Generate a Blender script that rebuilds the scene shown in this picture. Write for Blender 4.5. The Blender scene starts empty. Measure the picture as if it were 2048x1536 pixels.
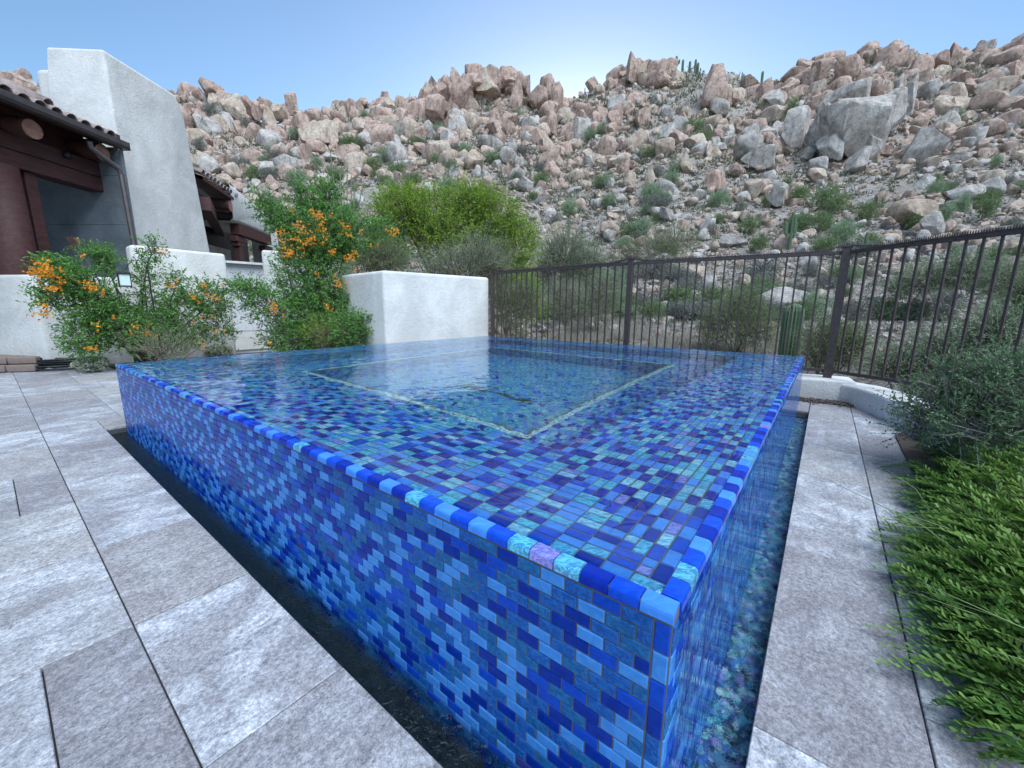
import bpy, math
import numpy as np
from mathutils import Matrix, Vector, Quaternion

S = bpy.context.scene
COL = S.collection
R = np.random.default_rng(7)
PI = math.pi

# ------------------------------------------------------------------ camera
CAM_H, FPX = 0.945, 805.0
PITCH, ROLL = math.radians(10.76), math.radians(0.44)
_f = np.array([0, math.cos(PITCH), -math.sin(PITCH)])
_u0 = np.array([0, math.sin(PITCH), math.cos(PITCH)])
_r0 = np.array([1.0, 0, 0])
_r = _r0 * math.cos(ROLL) + _u0 * math.sin(ROLL)
_u = -_r0 * math.sin(ROLL) + _u0 * math.cos(ROLL)
cam_d = bpy.data.cameras.new('camera')
cam = bpy.data.objects.new('camera', cam_d)
COL.objects.link(cam)
cam.matrix_world = Matrix(((_r[0], _u[0], -_f[0], 0), (_r[1], _u[1], -_f[1], 0), (_r[2], _u[2], -_f[2], CAM_H), (0, 0, 0, 1)))
cam_d.sensor_width = 36
cam_d.lens = FPX / 2048 * 36
cam_d.clip_start = 0.02
cam_d.clip_end = 2000
S.camera = cam

# ------------------------------------------------------------------ sky, fill lamp, exposure
SUN_EL, SUN_AZ = math.radians(10), math.radians(8)          # azimuth measured from +Y towards +X
w = bpy.data.worlds.new('World')
S.world = w
w.use_nodes = True
nt = w.node_tree
sky = nt.nodes.new('ShaderNodeTexSky')
sky.sky_type = 'NISHITA'
sky.sun_disc = False
sky.sun_elevation = SUN_EL
sky.sun_rotation = SUN_AZ
sky.altitude = 800
sky.air_density = 1.0
sky.dust_density = 0.8
sky.ozone_density = 2.6
nt.links.new(sky.outputs[0], nt.nodes['Background'].inputs[0])
nt.nodes['Background'].inputs[1].default_value = 0.074
sd = bpy.data.lights.new('fill_lamp', 'SUN')
sd.energy = 1.5
sd.angle = math.radians(60)
sd.color = (0.83, 0.915, 1.0)
fill_lamp = bpy.data.objects.new('fill_lamp', sd)
COL.objects.link(fill_lamp)
LAMP_EL, LAMP_AZ = math.radians(57), math.radians(147)     # added soft fill lamp that brightens the open shade from behind the camera
sdir = Vector((math.sin(LAMP_AZ) * math.cos(LAMP_EL), math.cos(LAMP_AZ) * math.cos(LAMP_EL), math.sin(LAMP_EL)))
fill_lamp.rotation_euler = sdir.to_track_quat('Z', 'Y').to_euler()
fill_lamp.location = (0, 0, 60)
S.view_settings.view_transform = 'Standard'
S.view_settings.look = 'None'
S.view_settings.exposure = 1.9
S.view_settings.gamma = 1
S.view_settings.use_curve_mapping = False
S.render.engine = 'CYCLES'
S.cycles.max_bounces = 10
S.cycles.diffuse_bounces = 3
S.cycles.glossy_bounces = 4
S.cycles.transmission_bounces = 8
S.cycles.transparent_max_bounces = 8
S.cycles.caustics_refractive = True
S.cycles.caustics_reflective = False
S.cycles.use_denoising = True

# ------------------------------------------------------------------ helpers
def ray(px, py):
    d = _r * (px - 1024) / FPX + _u * (768 - py) / FPX + _f
    return d
def at(px, py, z):                       # the point at height z that the photo shows at this pixel
    d = ray(px, py)
    t = (z - CAM_H) / d[2]
    return np.array([d[0] * t, d[1] * t, z])
def atd(px, py, dist):                   # same, at a horizontal distance
    d = ray(px, py)
    s = dist / math.hypot(d[0], d[1])
    return np.array([d[0] * s, d[1] * s, CAM_H + d[2] * s])
def zcol(p, px, py):                     # height above point p seen at this pixel
    return atd(px, py, math.hypot(p[0], p[1]))[2]
def mpp(p):                              # metres per photo pixel (across, up) for a thing standing at p
    p = np.asarray(p, float)
    zf = (p - (0, 0, CAM_H)) @ _f
    th = math.atan2(p[0], p[1])
    return zf * math.cos(th) / FPX, zf / FPX
def unit(v):
    v = np.asarray(v, float)
    return v / np.linalg.norm(v)

class MB:
    def __init__(s):
        s.v, s.f, s.m, s.n, s.tone = [], [], [], 0, []
    def add(s, v, f, m=0, tone=None):
        v = np.asarray(v, float).reshape(-1, 3)
        s.v.append(v)
        s.f.append((np.asarray(f, int) + s.n))
        s.m.append(np.full(len(f), m, int))
        s.tone.append(np.full(len(v), 0.5) if tone is None else np.broadcast_to(np.asarray(tone, float), (len(v),)))
        s.n += len(v)
        return s
    def box(s, c, size, ax=None, m=0):
        ax = np.eye(3) if ax is None else np.asarray(ax, float)
        h = np.asarray(size, float) / 2
        sg = np.array([[-1, -1, -1], [1, -1, -1], [1, 1, -1], [-1, 1, -1], [-1, -1, 1], [1, -1, 1], [1, 1, 1], [-1, 1, 1]])
        v = np.asarray(c, float) + (sg * h) @ ax
        f = [[0, 3, 2, 1], [4, 5, 6, 7], [0, 1, 5, 4], [1, 2, 6, 5], [2, 3, 7, 6], [3, 0, 4, 7]]
        return s.add(v, f, m)
    def bar(s, p, q, wd, ht, m=0):       # rectangular bar between two points
        p, q = np.asarray(p, float), np.asarray(q, float)
        d = unit(q - p)
        up = np.array([0, 0, 1.0]) if abs(d[2]) < .95 else np.array([0, 1.0, 0])
        side = unit(np.cross(d, up))
        up2 = np.cross(side, d)
        return s.box((p + q) / 2, (np.linalg.norm(q - p), wd, ht), [d, side, up2], m)
    def tube(s, pts, r, n=8, m=0, cap=True, tone=None):
        pts = np.asarray(pts, float)
        r = np.broadcast_to(np.asarray(r, float), (len(pts),))
        d = np.gradient(pts, axis=0)
        vs = []
        a = np.arange(n) * 2 * PI / n
        ref = np.array([0.31, 0.17, 1.0]) if abs(unit(pts[-1] - pts[0])[2]) < .9 else np.array([1.0, 0.2, 0.1])
        for i in range(len(pts)):
            t = unit(d[i])
            x = unit(np.cross(ref, t))
            y = np.cross(t, x)
            vs.append(pts[i] + r[i] * (np.cos(a)[:, None] * x + np.sin(a)[:, None] * y))
        v = np.concatenate(vs)
        f = []
        for i in range(len(pts) - 1):
            for k in range(n):
                k2 = (k + 1) % n
                f.append([i * n + k, i * n + k2, (i + 1) * n + k2, (i + 1) * n + k])
        if cap:
            v = np.concatenate([v, pts[:1], pts[-1:]])
            b, t = len(v) - 2, len(v) - 1
            for k in range(n):
                k2 = (k + 1) % n
                f.append([b, k2, k, k])
                f.append([t, (len(pts) - 1) * n + k, (len(pts) - 1) * n + k2, (len(pts) - 1) * n + k2])
            # degenerate quads are turned into triangles in mesh()
        return s.add(v, f, m, tone)
    def prism(s, poly, z0, z1, m=0):     # vertical prism over a polygon
        poly = np.asarray(poly, float)[:, :2]
        n = len(poly)
        v = np.concatenate([np.c_[poly, np.full(n, z0)], np.c_[poly, np.full(n, z1)]])
        f = [[i, (i + 1) % n, n + (i + 1) % n, n + i] for i in range(n)]
        s.add(v, f, m)
        for z, rev in ((z0, True), (z1, False)):
            c = poly.mean(0)
            vv = np.concatenate([np.c_[poly, np.full(n, z)], [[c[0], c[1], z]]])
            ff = [[n, i, (i + 1) % n, (i + 1) % n] for i in range(n)]
            if rev:
                ff = [[a, c2, b, b] for a, b, c2, _ in ff]
            s.add(vv, ff, m)
        return s
    def mesh(s, name, smooth=False, tone=False):
        V = np.concatenate(s.v)
        M = np.concatenate(s.m)
        loops, starts, tot = [], [], []
        quads = all(f.shape[1] == 4 for f in s.f)
        me = bpy.data.meshes.new(name)
        parts = []
        cnt = []
        for f in s.f:
            if f.shape[1] == 4:
                deg = f[:, 2] == f[:, 3]
                if deg.any():
                    flat = []
                    c = np.where(deg, 3, 4)
                    mask = np.ones(f.shape, bool)
                    mask[deg, 3] = False
                    parts.append(f[mask])
                    cnt.append(c)
                    continue
            parts.append(f.reshape(-1))
            cnt.append(np.full(len(f), f.shape[1]))
        L = np.concatenate(parts)
        C = np.concatenate(cnt)
        st = np.concatenate([[0], np.cumsum(C)[:-1]])
        me.vertices.add(len(V))
        me.vertices.foreach_set('co', V.astype(np.float32).ravel())
        me.loops.add(len(L))
        me.loops.foreach_set('vertex_index', L.astype(np.int32))
        me.polygons.add(len(C))
        me.polygons.foreach_set('loop_start', st.astype(np.int32))
        me.polygons.foreach_set('loop_total', C.astype(np.int32))
        me.polygons.foreach_set('material_index', M.astype(np.int32))
        me.polygons.foreach_set('use_smooth', np.full(len(C), bool(smooth)))
        if tone:
            a = me.attributes.new('tone', 'FLOAT', 'POINT')
            a.data.foreach_set('value', np.concatenate(s.tone).astype(np.float32))
        me.update(calc_edges=True)
        me.validate()
        return me

def link(name, me, mats=(), parent=None, **kw):
    o = bpy.data.objects.new(name, me)
    COL.objects.link(o)
    if me is not None and len(me.materials) == 0:
        for m in (mats if isinstance(mats, (list, tuple)) else [mats]):
            me.materials.append(m)
    if parent is not None:
        o.parent = parent
    for k, val in kw.items():
        if val is not None:
            o[k] = val
    return o
def obj(name, mb, mats, parent=None, smooth=False, bevel=0, tone=False, **kw):
    o = link(name, mb.mesh(name, smooth, tone), mats, parent, **kw)
    if bevel:
        b = o.modifiers.new('bevel', 'BEVEL')
        b.width = bevel
        b.segments = 3
        b.limit_method = 'ANGLE'
    return o
def thing(name, label, cat, loc=(0, 0, 0), group=None):
    o = link(name, None, (), None, label=label, category=cat, group=group)
    o.location = loc
    return o

# ------------------------------------------------------------------ materials
def mat(name, build):
    m = bpy.data.materials.new(name)
    m.use_nodes = True
    t = m.node_tree
    t.nodes.clear()
    out = t.nodes.new('ShaderNodeOutputMaterial')
    build(T(t), out)
    return m
class T:
    def __init__(s, t):
        s.t = t
    def n(s, typ, **kw):
        nd = s.t.nodes.new('ShaderNode' + typ)
        for k, v in kw.items():
            if hasattr(nd, k) and k not in nd.inputs:
                setattr(nd, k, v)
            else:
                s.set(nd, k, v)
        return nd
    def set(s, nd, k, v):
        i = nd.inputs[k] if not isinstance(k, int) else nd.inputs[k]
        if isinstance(v, bpy.types.NodeSocket):
            s.t.links.new(v, i)
        else:
            i.default_value = (*v, 1) if isinstance(v, tuple) and len(v) == 3 and i.type == 'RGBA' else v
    def pos(s, obj=True, scale=None):
        c = s.n('TexCoord').outputs['Object'] if obj else s.n('NewGeometry').outputs['Position']
        if scale is not None:
            mp = s.n('Mapping')
            s.set(mp, 'Vector', c)
            mp.inputs['Scale'].default_value = scale
            c = mp.outputs[0]
        return c
    def noise(s, vec, scale, detail=4, rough=.55, dist=0):
        nd = s.n('TexNoise')
        s.set(nd, 'Vector', vec)
        s.set(nd, 'Scale', scale); s.set(nd, 'Detail', detail); s.set(nd, 'Roughness', rough); s.set(nd, 'Distortion', dist)
        return nd.outputs[0]
    def ramp(s, fac, *stops):
        nd = s.n('ValToRGB')
        el = nd.color_ramp.elements
        while len(el) < len(stops):
            el.new(0.5)
        for e, (p, c) in zip(el, stops):
            e.position = p
            e.color = (*c, 1) if not isinstance(c, (int, float)) else (c, c, c, 1)
        s.set(nd, 0, fac)
        return nd.outputs[0]
    def mix(s, fac, a, b, mode='MIX'):
        nd = s.n('MixRGB', blend_type=mode)
        s.set(nd, 0, fac); s.set(nd, 1, a); s.set(nd, 2, b)
        return nd.outputs[0]
    def math(s, op, a, b=0.0):
        nd = s.n('Math', operation=op)
        s.set(nd, 0, a); s.set(nd, 1, b)
        return nd.outputs[0]
    def rnd(s):
        return s.n('ObjectInfo').outputs['Random']
    def bump(s, h, strength, dist):
        nd = s.n('Bump')
        s.set(nd, 'Height', h); s.set(nd, 'Strength', strength); s.set(nd, 'Distance', dist)
        return nd.outputs[0]
    def pbsdf(s, out, color, rough=.6, normal=None, **kw):
        p = s.n('BsdfPrincipled')
        s.set(p, 'Base Color', color); s.set(p, 'Roughness', rough)
        if normal is not None:
            s.set(p, 'Normal', normal)
        for k, v in kw.items():
            s.set(p, k.replace('_', ' '), v)
        if out is not None:
            s.t.links.new(p.outputs[0], out.inputs[0])
        return p

def m_stucco(name, a, b):
    def f(t, o):
        p = t.pos(False)
        n1 = t.noise(p, 1.6, 6, .6, .6)
        n2 = t.noise(p, 60, 3)
        n3 = t.noise(t.pos(False, (3, 3, .6)), 2.2, 5, .65)
        c = t.ramp(n1, (.38, tuple(x * .9 for x in a)), (.62, b))
        c = t.mix(t.ramp(n3, (.45, 0.0), (.75, .32)), c, tuple(x * .8 for x in a))
        c = t.mix(.12, c, t.ramp(n2, (.3, 0.25), (.7, 0.9)), 'OVERLAY')
        h = t.math('ADD', n2, t.math('MULTIPLY', t.noise(p, 11, 5, .6, .8), 1.6))
        t.pbsdf(o, c, .9, t.bump(h, .6, .010))
    return mat(name, f)
M_STUCCO = m_stucco('white_stucco', (.60, .585, .555), (.68, .665, .635))
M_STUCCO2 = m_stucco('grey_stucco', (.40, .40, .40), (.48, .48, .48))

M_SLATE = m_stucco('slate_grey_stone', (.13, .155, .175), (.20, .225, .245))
def _timber(t, o):
    p = t.pos(False, (3, 3, 3))
    n = t.noise(t.pos(False, (14, 2, 14)), 1.6, 5, .6, 1)
    c = t.ramp(n, (.3, (.045, .016, .014)), (.7, (.10, .036, .032)))
    t.pbsdf(o, c, .65, t.bump(n, .5, .01))
M_TIMBER = mat('red_brown_timber', _timber)
def _logend(t, o):
    n = t.noise(t.pos(), 14, 5)
    t.pbsdf(o, t.ramp(n, (.3, (.22, .10, .075)), (.7, (.36, .19, .14))), .75)
M_LOGEND = mat('cut_log_end', _logend)
def _metal(t, o):
    n = t.noise(t.pos(False), 30, 4)
    t.pbsdf(o, t.ramp(n, (.3, (.055, .038, .036)), (.7, (.095, .068, .064))), .45, t.bump(n, .1, .002), Metallic=.2)
M_METAL = mat('bronze_painted_metal', _metal)
def _gutter(t, o):
    n = t.noise(t.pos(False), 8, 4)
    t.pbsdf(o, t.ramp(n, (.3, (.055, .045, .045)), (.7, (.085, .07, .07))), .4)
M_GUTTER = mat('brown_gutter_metal', _gutter)
def _rooftile(t, o):
    n = t.noise(t.pos(False), 9, 6, .65)
    c = t.ramp(n, (.3, (.16, .11, .10)), (.5, (.34, .27, .25)), (.7, (.5, .45, .43)))
    c = t.mix(t.math('MULTIPLY', t.rnd(), .5), c, (.2, .13, .12))
    t.pbsdf(o, c, .85, t.bump(n, .4, .01))
M_ROOFTILE = mat('weathered_clay_tile', _rooftile)
def flat(name, col, rough=.7, **kw):
    def f(t, o):
        n = t.noise(t.pos(False), 22, 4)
        t.pbsdf(o, t.mix(.35, col, t.mix(n, tuple(x * .45 for x in col), tuple(min(1, x * 1.5) for x in col))), rough, **kw)
    return mat(name, f)
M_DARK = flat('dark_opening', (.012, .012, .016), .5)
M_GLASSDARK = flat('dark_pane', (.02, .025, .03), .1)
M_HOSE = flat('black_rubber', (.014, .014, .016), .4)
M_IRON = flat('wrought_iron', (.018, .016, .016), .5)
M_RUST = flat('rusted_steel', (.11, .05, .035), .8)
M_LANT = flat('frosted_lantern_glass', (.62, .82, .8), .25)
M_WHITEPLASTIC = flat('white_plastic', (.7, .7, .72), .4)
M_SLABSTONE = flat('flagstone', (.22, .165, .14), .85)
M_SOIL = flat('bed_soil', (.07, .05, .04), .95)
M_PEBBLE = flat('brown_gravel', (.10, .075, .065), .8)
M_STEM = flat('shrub_stem', (.16, .13, .10), .85)
M_TWIG = flat('grey_twig', (.24, .22, .20), .85)

def _paver(t, o):
    r = t.rnd()
    off = t.n('VectorMath', operation='ADD')
    t.set(off, 0, t.pos())
    cm = t.n('CombineXYZ')
    t.set(cm, 0, t.math('MULTIPLY', r, 37.0)); t.set(cm, 1, t.math('MULTIPLY', r, 91.0))
    t.set(off, 1, cm.outputs[0])
    P = off.outputs[0]
    mp = t.n('Mapping')
    t.set(mp, 'Vector', P)
    mp.inputs['Scale'].default_value = (3.2, 8.5, 5)
    mp.inputs['Rotation'].default_value = (0, 0, .15)
    warp = t.n('VectorMath', operation='ADD')
    t.set(warp, 0, mp.outputs[0])
    wn = t.n('TexNoise'); t.set(wn, 'Vector', P); t.set(wn, 'Scale', 6.0); t.set(wn, 'Detail', 4.0)
    sc = t.n('VectorMath', operation='SCALE'); t.set(sc, 0, wn.outputs[1]); sc.inputs['Scale'].default_value = 1.3
    t.set(warp, 1, sc.outputs[0])
    W = warp.outputs[0]
    vein = t.noise(W, 2.0, 9, .68, .5)
    thin = t.noise(W, 4.5, 8, .75, .6)
    cloud = t.noise(P, 3.4, 6, .6, 1.2)
    cloud2 = t.noise(P, 9, 6, .65, .8)
    speck = t.noise(P, 75, 6, .8)
    speck2 = t.noise(P, 210, 3, .7)
    c = t.ramp(vein, (.28, (.17, .175, .20)), (.45, (.36, .37, .40)), (.57, (.49, .505, .535)), (.74, (.62, .63, .66)))
    c = t.mix(t.ramp(cloud, (.42, .0), (.58, .8)), c, t.mix(cloud2, (.17, .165, .18), (.36, .345, .355)))
    dark = t.ramp(r, (.0, .0), (.42, .05), (.52, .7), (1, .95))
    c = t.mix(dark, c, t.mix(.62, c, (.185, .165, .175)))
    c = t.mix(t.ramp(t.math('FRACT', t.math('MULTIPLY', r, 7.3)), (.65, .0), (.9, .5)), c, t.mix(.5, c, (.50, .47, .41)))
    c = t.mix(t.ramp(thin, (.34, .8), (.42, .0)), c, (.16, .155, .165))
    c = t.mix(.6, c, t.ramp(speck, (.34, .1), (.5, .5), (.66, .9)), 'OVERLAY')
    c = t.mix(.35, c, t.ramp(speck2, (.35, .08), (.65, .92)), 'OVERLAY')
    pit = t.ramp(t.noise(W, 8, 5, .7, .3), (.27, 1.0), (.335, .0))
    c = t.mix(t.math('MULTIPLY', pit, .8), c, (.06, .06, .065))
    wp = t.pos(False)
    c = t.mix(t.ramp(t.noise(wp, 1.1, 5, .6, .8), (.52, .0), (.74, .55)), c, t.mix(.6, c, (.15, .14, .14)))
    h = t.math('SUBTRACT', t.math('ADD', vein, t.math('MULTIPLY', speck, .5)), t.math('MULTIPLY', pit, .8))
    t.pbsdf(o, c, t.ramp(speck, (.3, .75), (.7, .48)), t.bump(h, .5, .006), Specular_IOR_Level=.4)
M_PAVER = mat('travertine', _paver)
M_JOINT = flat('paver_joint', (.085, .08, .08), .95)

# pool tiles -------------------------------------------------------------
def m_tile(name, c1, c2, rough, bumps, film=0, spec=.5, sc=1.0, met=.0):
    def f(t, o):
        p = t.pos(False)
        n = t.noise(t.pos(False, (sc * 20, sc * 52, sc * 40)), 1, 4, .6, 1.2)
        big = t.noise(p, 6, 3)
        c = t.mix(t.ramp(n, (.41, 0.0), (.59, 1.0)), c1, c2)
        c = t.mix(.35, c, t.mix(big, tuple(x * .6 for x in c1), tuple(min(1, x * 1.35) for x in c2)))
        kw = {}
        if film:
            th = t.math('ADD', t.math('MULTIPLY', n, 260.0), t.math('MULTIPLY', t.rnd() if False else big, float(film)))
            kw = dict(Thin_Film_Thickness=th, Thin_Film_IOR=2.0, Metallic=met)
        t.pbsdf(o, c, rough, t.bump(n, bumps, .004), Specular_IOR_Level=spec, **kw)
    return mat(name, f)
WALLM = [m_tile('cobalt_tile', (.003, .024, .22), (.005, .034, .30), .08, .05, spec=.08),
         m_tile('sky_blue_tile', (.042, .20, .56), (.065, .26, .65), .12, .12, spec=.08),
         m_tile('denim_tile', (.008, .06, .27), (.022, .13, .42), .2, .6, spec=.08, sc=2.0),
         m_tile('teal_tile', (.008, .07, .24), (.024, .15, .36), .2, .6, spec=.08, sc=2.0),
         m_tile('violet_tile', (.025, .035, .19), (.045, .06, .27), .2, .55, spec=.08, sc=2.0),
         m_tile('royal_tile', (.004, .05, .38), (.008, .07, .48), .1, .08, spec=.08)]
DECKM = [m_tile('cobalt_deck_tile', (.004, .020, .26), (.006, .03, .34), .06, .05, spec=.08),
         m_tile('sky_blue_deck_tile', (.045, .20, .66), (.065, .26, .76), .1, .1, spec=.08),
         m_tile('turquoise_iridescent_tile', (.01, .14, .56), (.16, .76, .95), .16, .55, 330, .9, sc=2.6, met=.3),
         m_tile('aqua_iridescent_tile', (.03, .30, .72), (.45, .95, .97), .16, .55, 420, .9, sc=2.6, met=.3),
         m_tile('violet_iridescent_tile', (.05, .10, .65), (.42, .42, .95), .16, .55, 250, .9, sc=2.6, met=.3),
         m_tile('royal_deck_tile', (.005, .05, .46), (.010, .08, .58), .08, .08, spec=.08)]
M_TRIM = m_tile('pale_aqua_trim_tile', (.38, .76, .88), (.60, .92, .96), .12, .3, 300, .8)
M_GROUT = flat('grey_grout', (.115, .12, .125), .9)

def _water(t, o):
    q = t.noise(t.pos(), 3.2, 2, .5, .7)
    q2 = t.noise(t.pos(), 13, 2, .5, .5)
    h = t.math('ADD', q, t.math('MULTIPLY', q2, .22))
    b = t.bump(h, 1.0, .0085)
    g = t.n('BsdfGlass')
    t.set(g, 'Color', (.90, .985, 1.0)); t.set(g, 'Roughness', 0.0); t.set(g, 'IOR', 1.333); t.set(g, 'Normal', b)
    gl = t.n('BsdfGlossy')
    t.set(gl, 'Color', (1, 1, 1)); t.set(gl, 'Roughness', 0.0); t.set(gl, 'Normal', b)
    bk = t.n('NewGeometry').outputs['Backfacing']
    mx = t.n('MixShader')
    t.set(mx, 0, t.math('MULTIPLY', .025, t.math('SUBTRACT', 1.0, bk)))
    t.t.links.new(g.outputs[0], mx.inputs[1]); t.t.links.new(gl.outputs[0], mx.inputs[2])
    t.t.links.new(mx.outputs[0], o.inputs[0])
M_WATER = mat('rippled_water', _water)
def _trough(t, o):
    q = t.noise(t.pos(), 48, 3, .6, 1.0)
    g = t.n('BsdfGlass')
    t.set(g, 'Color', (.80, .93, .95)); t.set(g, 'Roughness', 0.0); t.set(g, 'IOR', 1.333); t.set(g, 'Normal', t.bump(q, 1.0, .010))
    t.t.links.new(g.outputs[0], o.inputs[0])
M_TROUGHW = mat('running_trough_water', _trough)
def _sheet(t, o):
    q = t.noise(t.pos(True, (26, 26, 4.5)), 1.0, 3, .55, .5)
    q2 = t.noise(t.pos(True, (60, 60, 14)), 1.0, 2, .5, .3)
    h = t.math('ADD', q, t.math('MULTIPLY', q2, .35))
    g = t.n('BsdfGlass')
    t.set(g, 'Color', (.97, .99, 1.0)); t.set(g, 'Roughness', 0.0); t.set(g, 'IOR', 1.17); t.set(g, 'Normal', t.bump(h, 1.0, .05))
    t.t.links.new(g.outputs[0], o.inputs[0])
M_SHEET = mat('falling_water_sheet', _sheet)
def _glasspeb(t, o):
    a = t.n('Attribute', attribute_name='tone').outputs['Fac']
    c = t.ramp(a, (.0, (.03, .05, .08)), (.22, (.06, .12, .32)), (.40, (.10, .26, .72)), (.55, (.14, .52, .70)), (.70, (.32, .70, .66)), (.84, (.62, .80, .84)), (.95, (.42, .34, .80)))
    t.pbsdf(o, c, .2)
M_GLASSPEB = mat('blue_green_glass_pebble', _glasspeb)
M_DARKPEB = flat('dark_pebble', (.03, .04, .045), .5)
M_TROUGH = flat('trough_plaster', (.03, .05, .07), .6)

def m_leaf(name, dark, light, tr=.35, rough=.5):
    def f(t, o):
        a = t.n('Attribute', attribute_name='tone')
        c = t.ramp(a.outputs['Fac'], (.0, dark), (1.0, light))
        hs = t.mix(t.math('MULTIPLY', t.rnd(), .35), c, tuple((x + y) * .42 for x, y in zip(dark, light)))
        d = t.n('BsdfPrincipled')
        t.set(d, 'Base Color', hs); t.set(d, 'Roughness', rough); t.set(d, 'Specular IOR Level', .3)
        tl = t.n('BsdfTranslucent')
        t.set(tl, 'Color', hs)
        mx = t.n('MixShader')
        t.set(mx, 0, tr)
        t.t.links.new(d.outputs[0], mx.inputs[1]); t.t.links.new(tl.outputs[0], mx.inputs[2])
        t.t.links.new(mx.outputs[0], o.inputs[0])
    return mat(name, f)
L_BELLS = m_leaf('yellow_bells_leaf', (.035, .14, .035), (.23, .45, .10))
L_LIME = m_leaf('lime_leaf', (.11, .24, .022), (.44, .60, .08), .45)
L_SAGE = m_leaf('grey_green_leaf', (.13, .19, .11), (.38, .49, .30), .3)
L_CREO = m_leaf('creosote_leaf', (.09, .135, .06), (.27, .36, .16), .3)
L_BURS = m_leaf('bursage_leaf', (.12, .125, .11), (.30, .31, .27), .25)
L_DRY = m_leaf('dry_grass_blade', (.22, .19, .16), (.48, .44, .36), .3)
L_COVER = m_leaf('groundcover_leaf', (.045, .14, .03), (.34, .52, .12), .4, .4)
L_MYRT = m_leaf('dark_shrub_leaf', (.05, .11, .05), (.22, .34, .16), .35, .4)
L_FLOWER = m_leaf('orange_petal', (.85, .27, .02), (1.0, .52, .06), .35)
L_WHITEV = m_leaf('variegated_leaf', (.16, .22, .10), (.90, .90, .74), .25)
L_CACT = m_leaf('cactus_skin', (.05, .085, .05), (.16, .22, .13), .0, .7)

def m_rock(name, a, b, c3, stain):
    def f(t, o):
        p = t.pos(False)
        r = t.rnd()
        n1 = t.noise(p, .35, 6, .62, .3)
        n2 = t.noise(p, 1.4, 7, .7)
        n3 = t.noise(t.pos(False, (1, 1, .28)), .9, 6, .65, .6)
        n4 = t.noise(p, 5.5, 4, .7)
        c = t.ramp(n1, (.3, a), (.5, b), (.7, c3))
        c = t.mix(t.math('MULTIPLY', r, .5), c, tuple((x + y) / 2 * 1.08 for x, y in zip(b, c3)))
        c = t.mix(t.ramp(n3, (.48, .0), (.66, .75)), c, stain)
        c = t.mix(.5, c, t.ramp(n2, (.3, .15), (.7, .85)), 'OVERLAY')
        c = t.mix(.18, c, t.ramp(n4, (.3, .1), (.7, .9)), 'OVERLAY')
        h = t.math('ADD', n2, t.math('MULTIPLY', n4, .35))
        t.pbsdf(o, c, .92, t.bump(h, .8, .35), Specular_IOR_Level=.15)
    return mat(name, f)
M_ROCKP = m_rock('pink_granite', (.29, .20, .16), (.40, .285, .235), (.48, .375, .325), (.15, .10, .08))
M_ROCKG = m_rock('grey_granite', (.30, .26, .23), (.41, .37, .34), (.49, .465, .44), (.17, .15, .135))
M_ROCKT = m_rock('tan_granite', (.31, .23, .175), (.42, .33, .26), (.49, .43, .37), (.18, .13, .10))
def _soil(t, o):
    p = t.pos(False)
    n = t.noise(p, .18, 6, .6)
    n2 = t.noise(p, 1.1, 8, .72)
    n3 = t.noise(p, 7, 6, .75)
    c = t.ramp(n, (.3, (.25, .215, .19)), (.55, (.34, .305, .28)), (.75, (.42, .39, .365)))
    c = t.mix(t.ramp(n2, (.48, .0), (.62, .65)), c, (.16, .15, .125))
    c = t.mix(.75, c, t.ramp(n3, (.36, .02), (.62, .95)), 'OVERLAY')
    h = t.math('ADD', n2, t.math('MULTIPLY', n3, .5))
    t.pbsdf(o, c, .95, t.bump(h, 1, .4), Specular_IOR_Level=.1)
M_DESERT = mat('desert_soil', _soil)

# ------------------------------------------------------------------ terrain
RIDGE = (0, .35) + np.array([(-180, 3), (-130, 4), (-90, 9), (-70, 15), (-56, 18.5), (-48.7, 17.6), (-40, 19.2), (-35.3, 19.8), (-29.7, 19.2), (-23.5, 20.8), (-16.6, 22.8), (-11.2, 23.6),
                  (-4.3, 24.6), (0.7, 24.6), (4.5, 24.2), (6.8, 24.0), (10, 25.2), (13.6, 25.8), (17.7, 26.3), (21, 25.6), (23.2, 24.9), (28.4, 23.2), (33.7, 23.2), (39.3, 22.6), (43.5, 21.0), (47.9, 20.6), (56, 20), (70, 16), (90, 9), (130, 4), (180, 3)])
def vnoise(x, y, seed=0):
    xi, yi = np.floor(x).astype(int), np.floor(y).astype(int)
    xf, yf = x - xi, y - yi
    def h(i, j):
        k = (i * 374761393 + j * 668265263 + seed * 1442695041) & 0x7fffffff
        k = ((k ^ (k >> 13)) * 1274126177) & 0x7fffffff
        return ((k ^ (k >> 16)) & 0xffff) / 65535.0
    u, v = xf * xf * (3 - 2 * xf), yf * yf * (3 - 2 * yf)
    return (h(xi, yi) * (1 - u) + h(xi + 1, yi) * u) * (1 - v) + (h(xi, yi + 1) * (1 - u) + h(xi + 1, yi + 1) * u) * v
def fbm(x, y, seed=0, o=4):
    s, a, tot = 0, .5, 0
    for i in range(o):
        s = s + a * vnoise(x * 2 ** i, y * 2 ** i, seed + i)
        tot += a
        a *= .5
    return s / tot - .5
TH = math.radians(52.46)
A0 = np.array([0.2459, 0.5354])
BX, AX = np.array([math.cos(TH), math.sin(TH)]), np.array([-math.sin(TH), math.cos(TH)])
LB, LA, ZT = 4.285, 4.145, 0.495
def smooth(a, b, x):
    t = np.clip((x - a) / (b - a), 0, 1)
    return t * t * (3 - 2 * t)
R0, R1 = 9.0, 170.0
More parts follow.
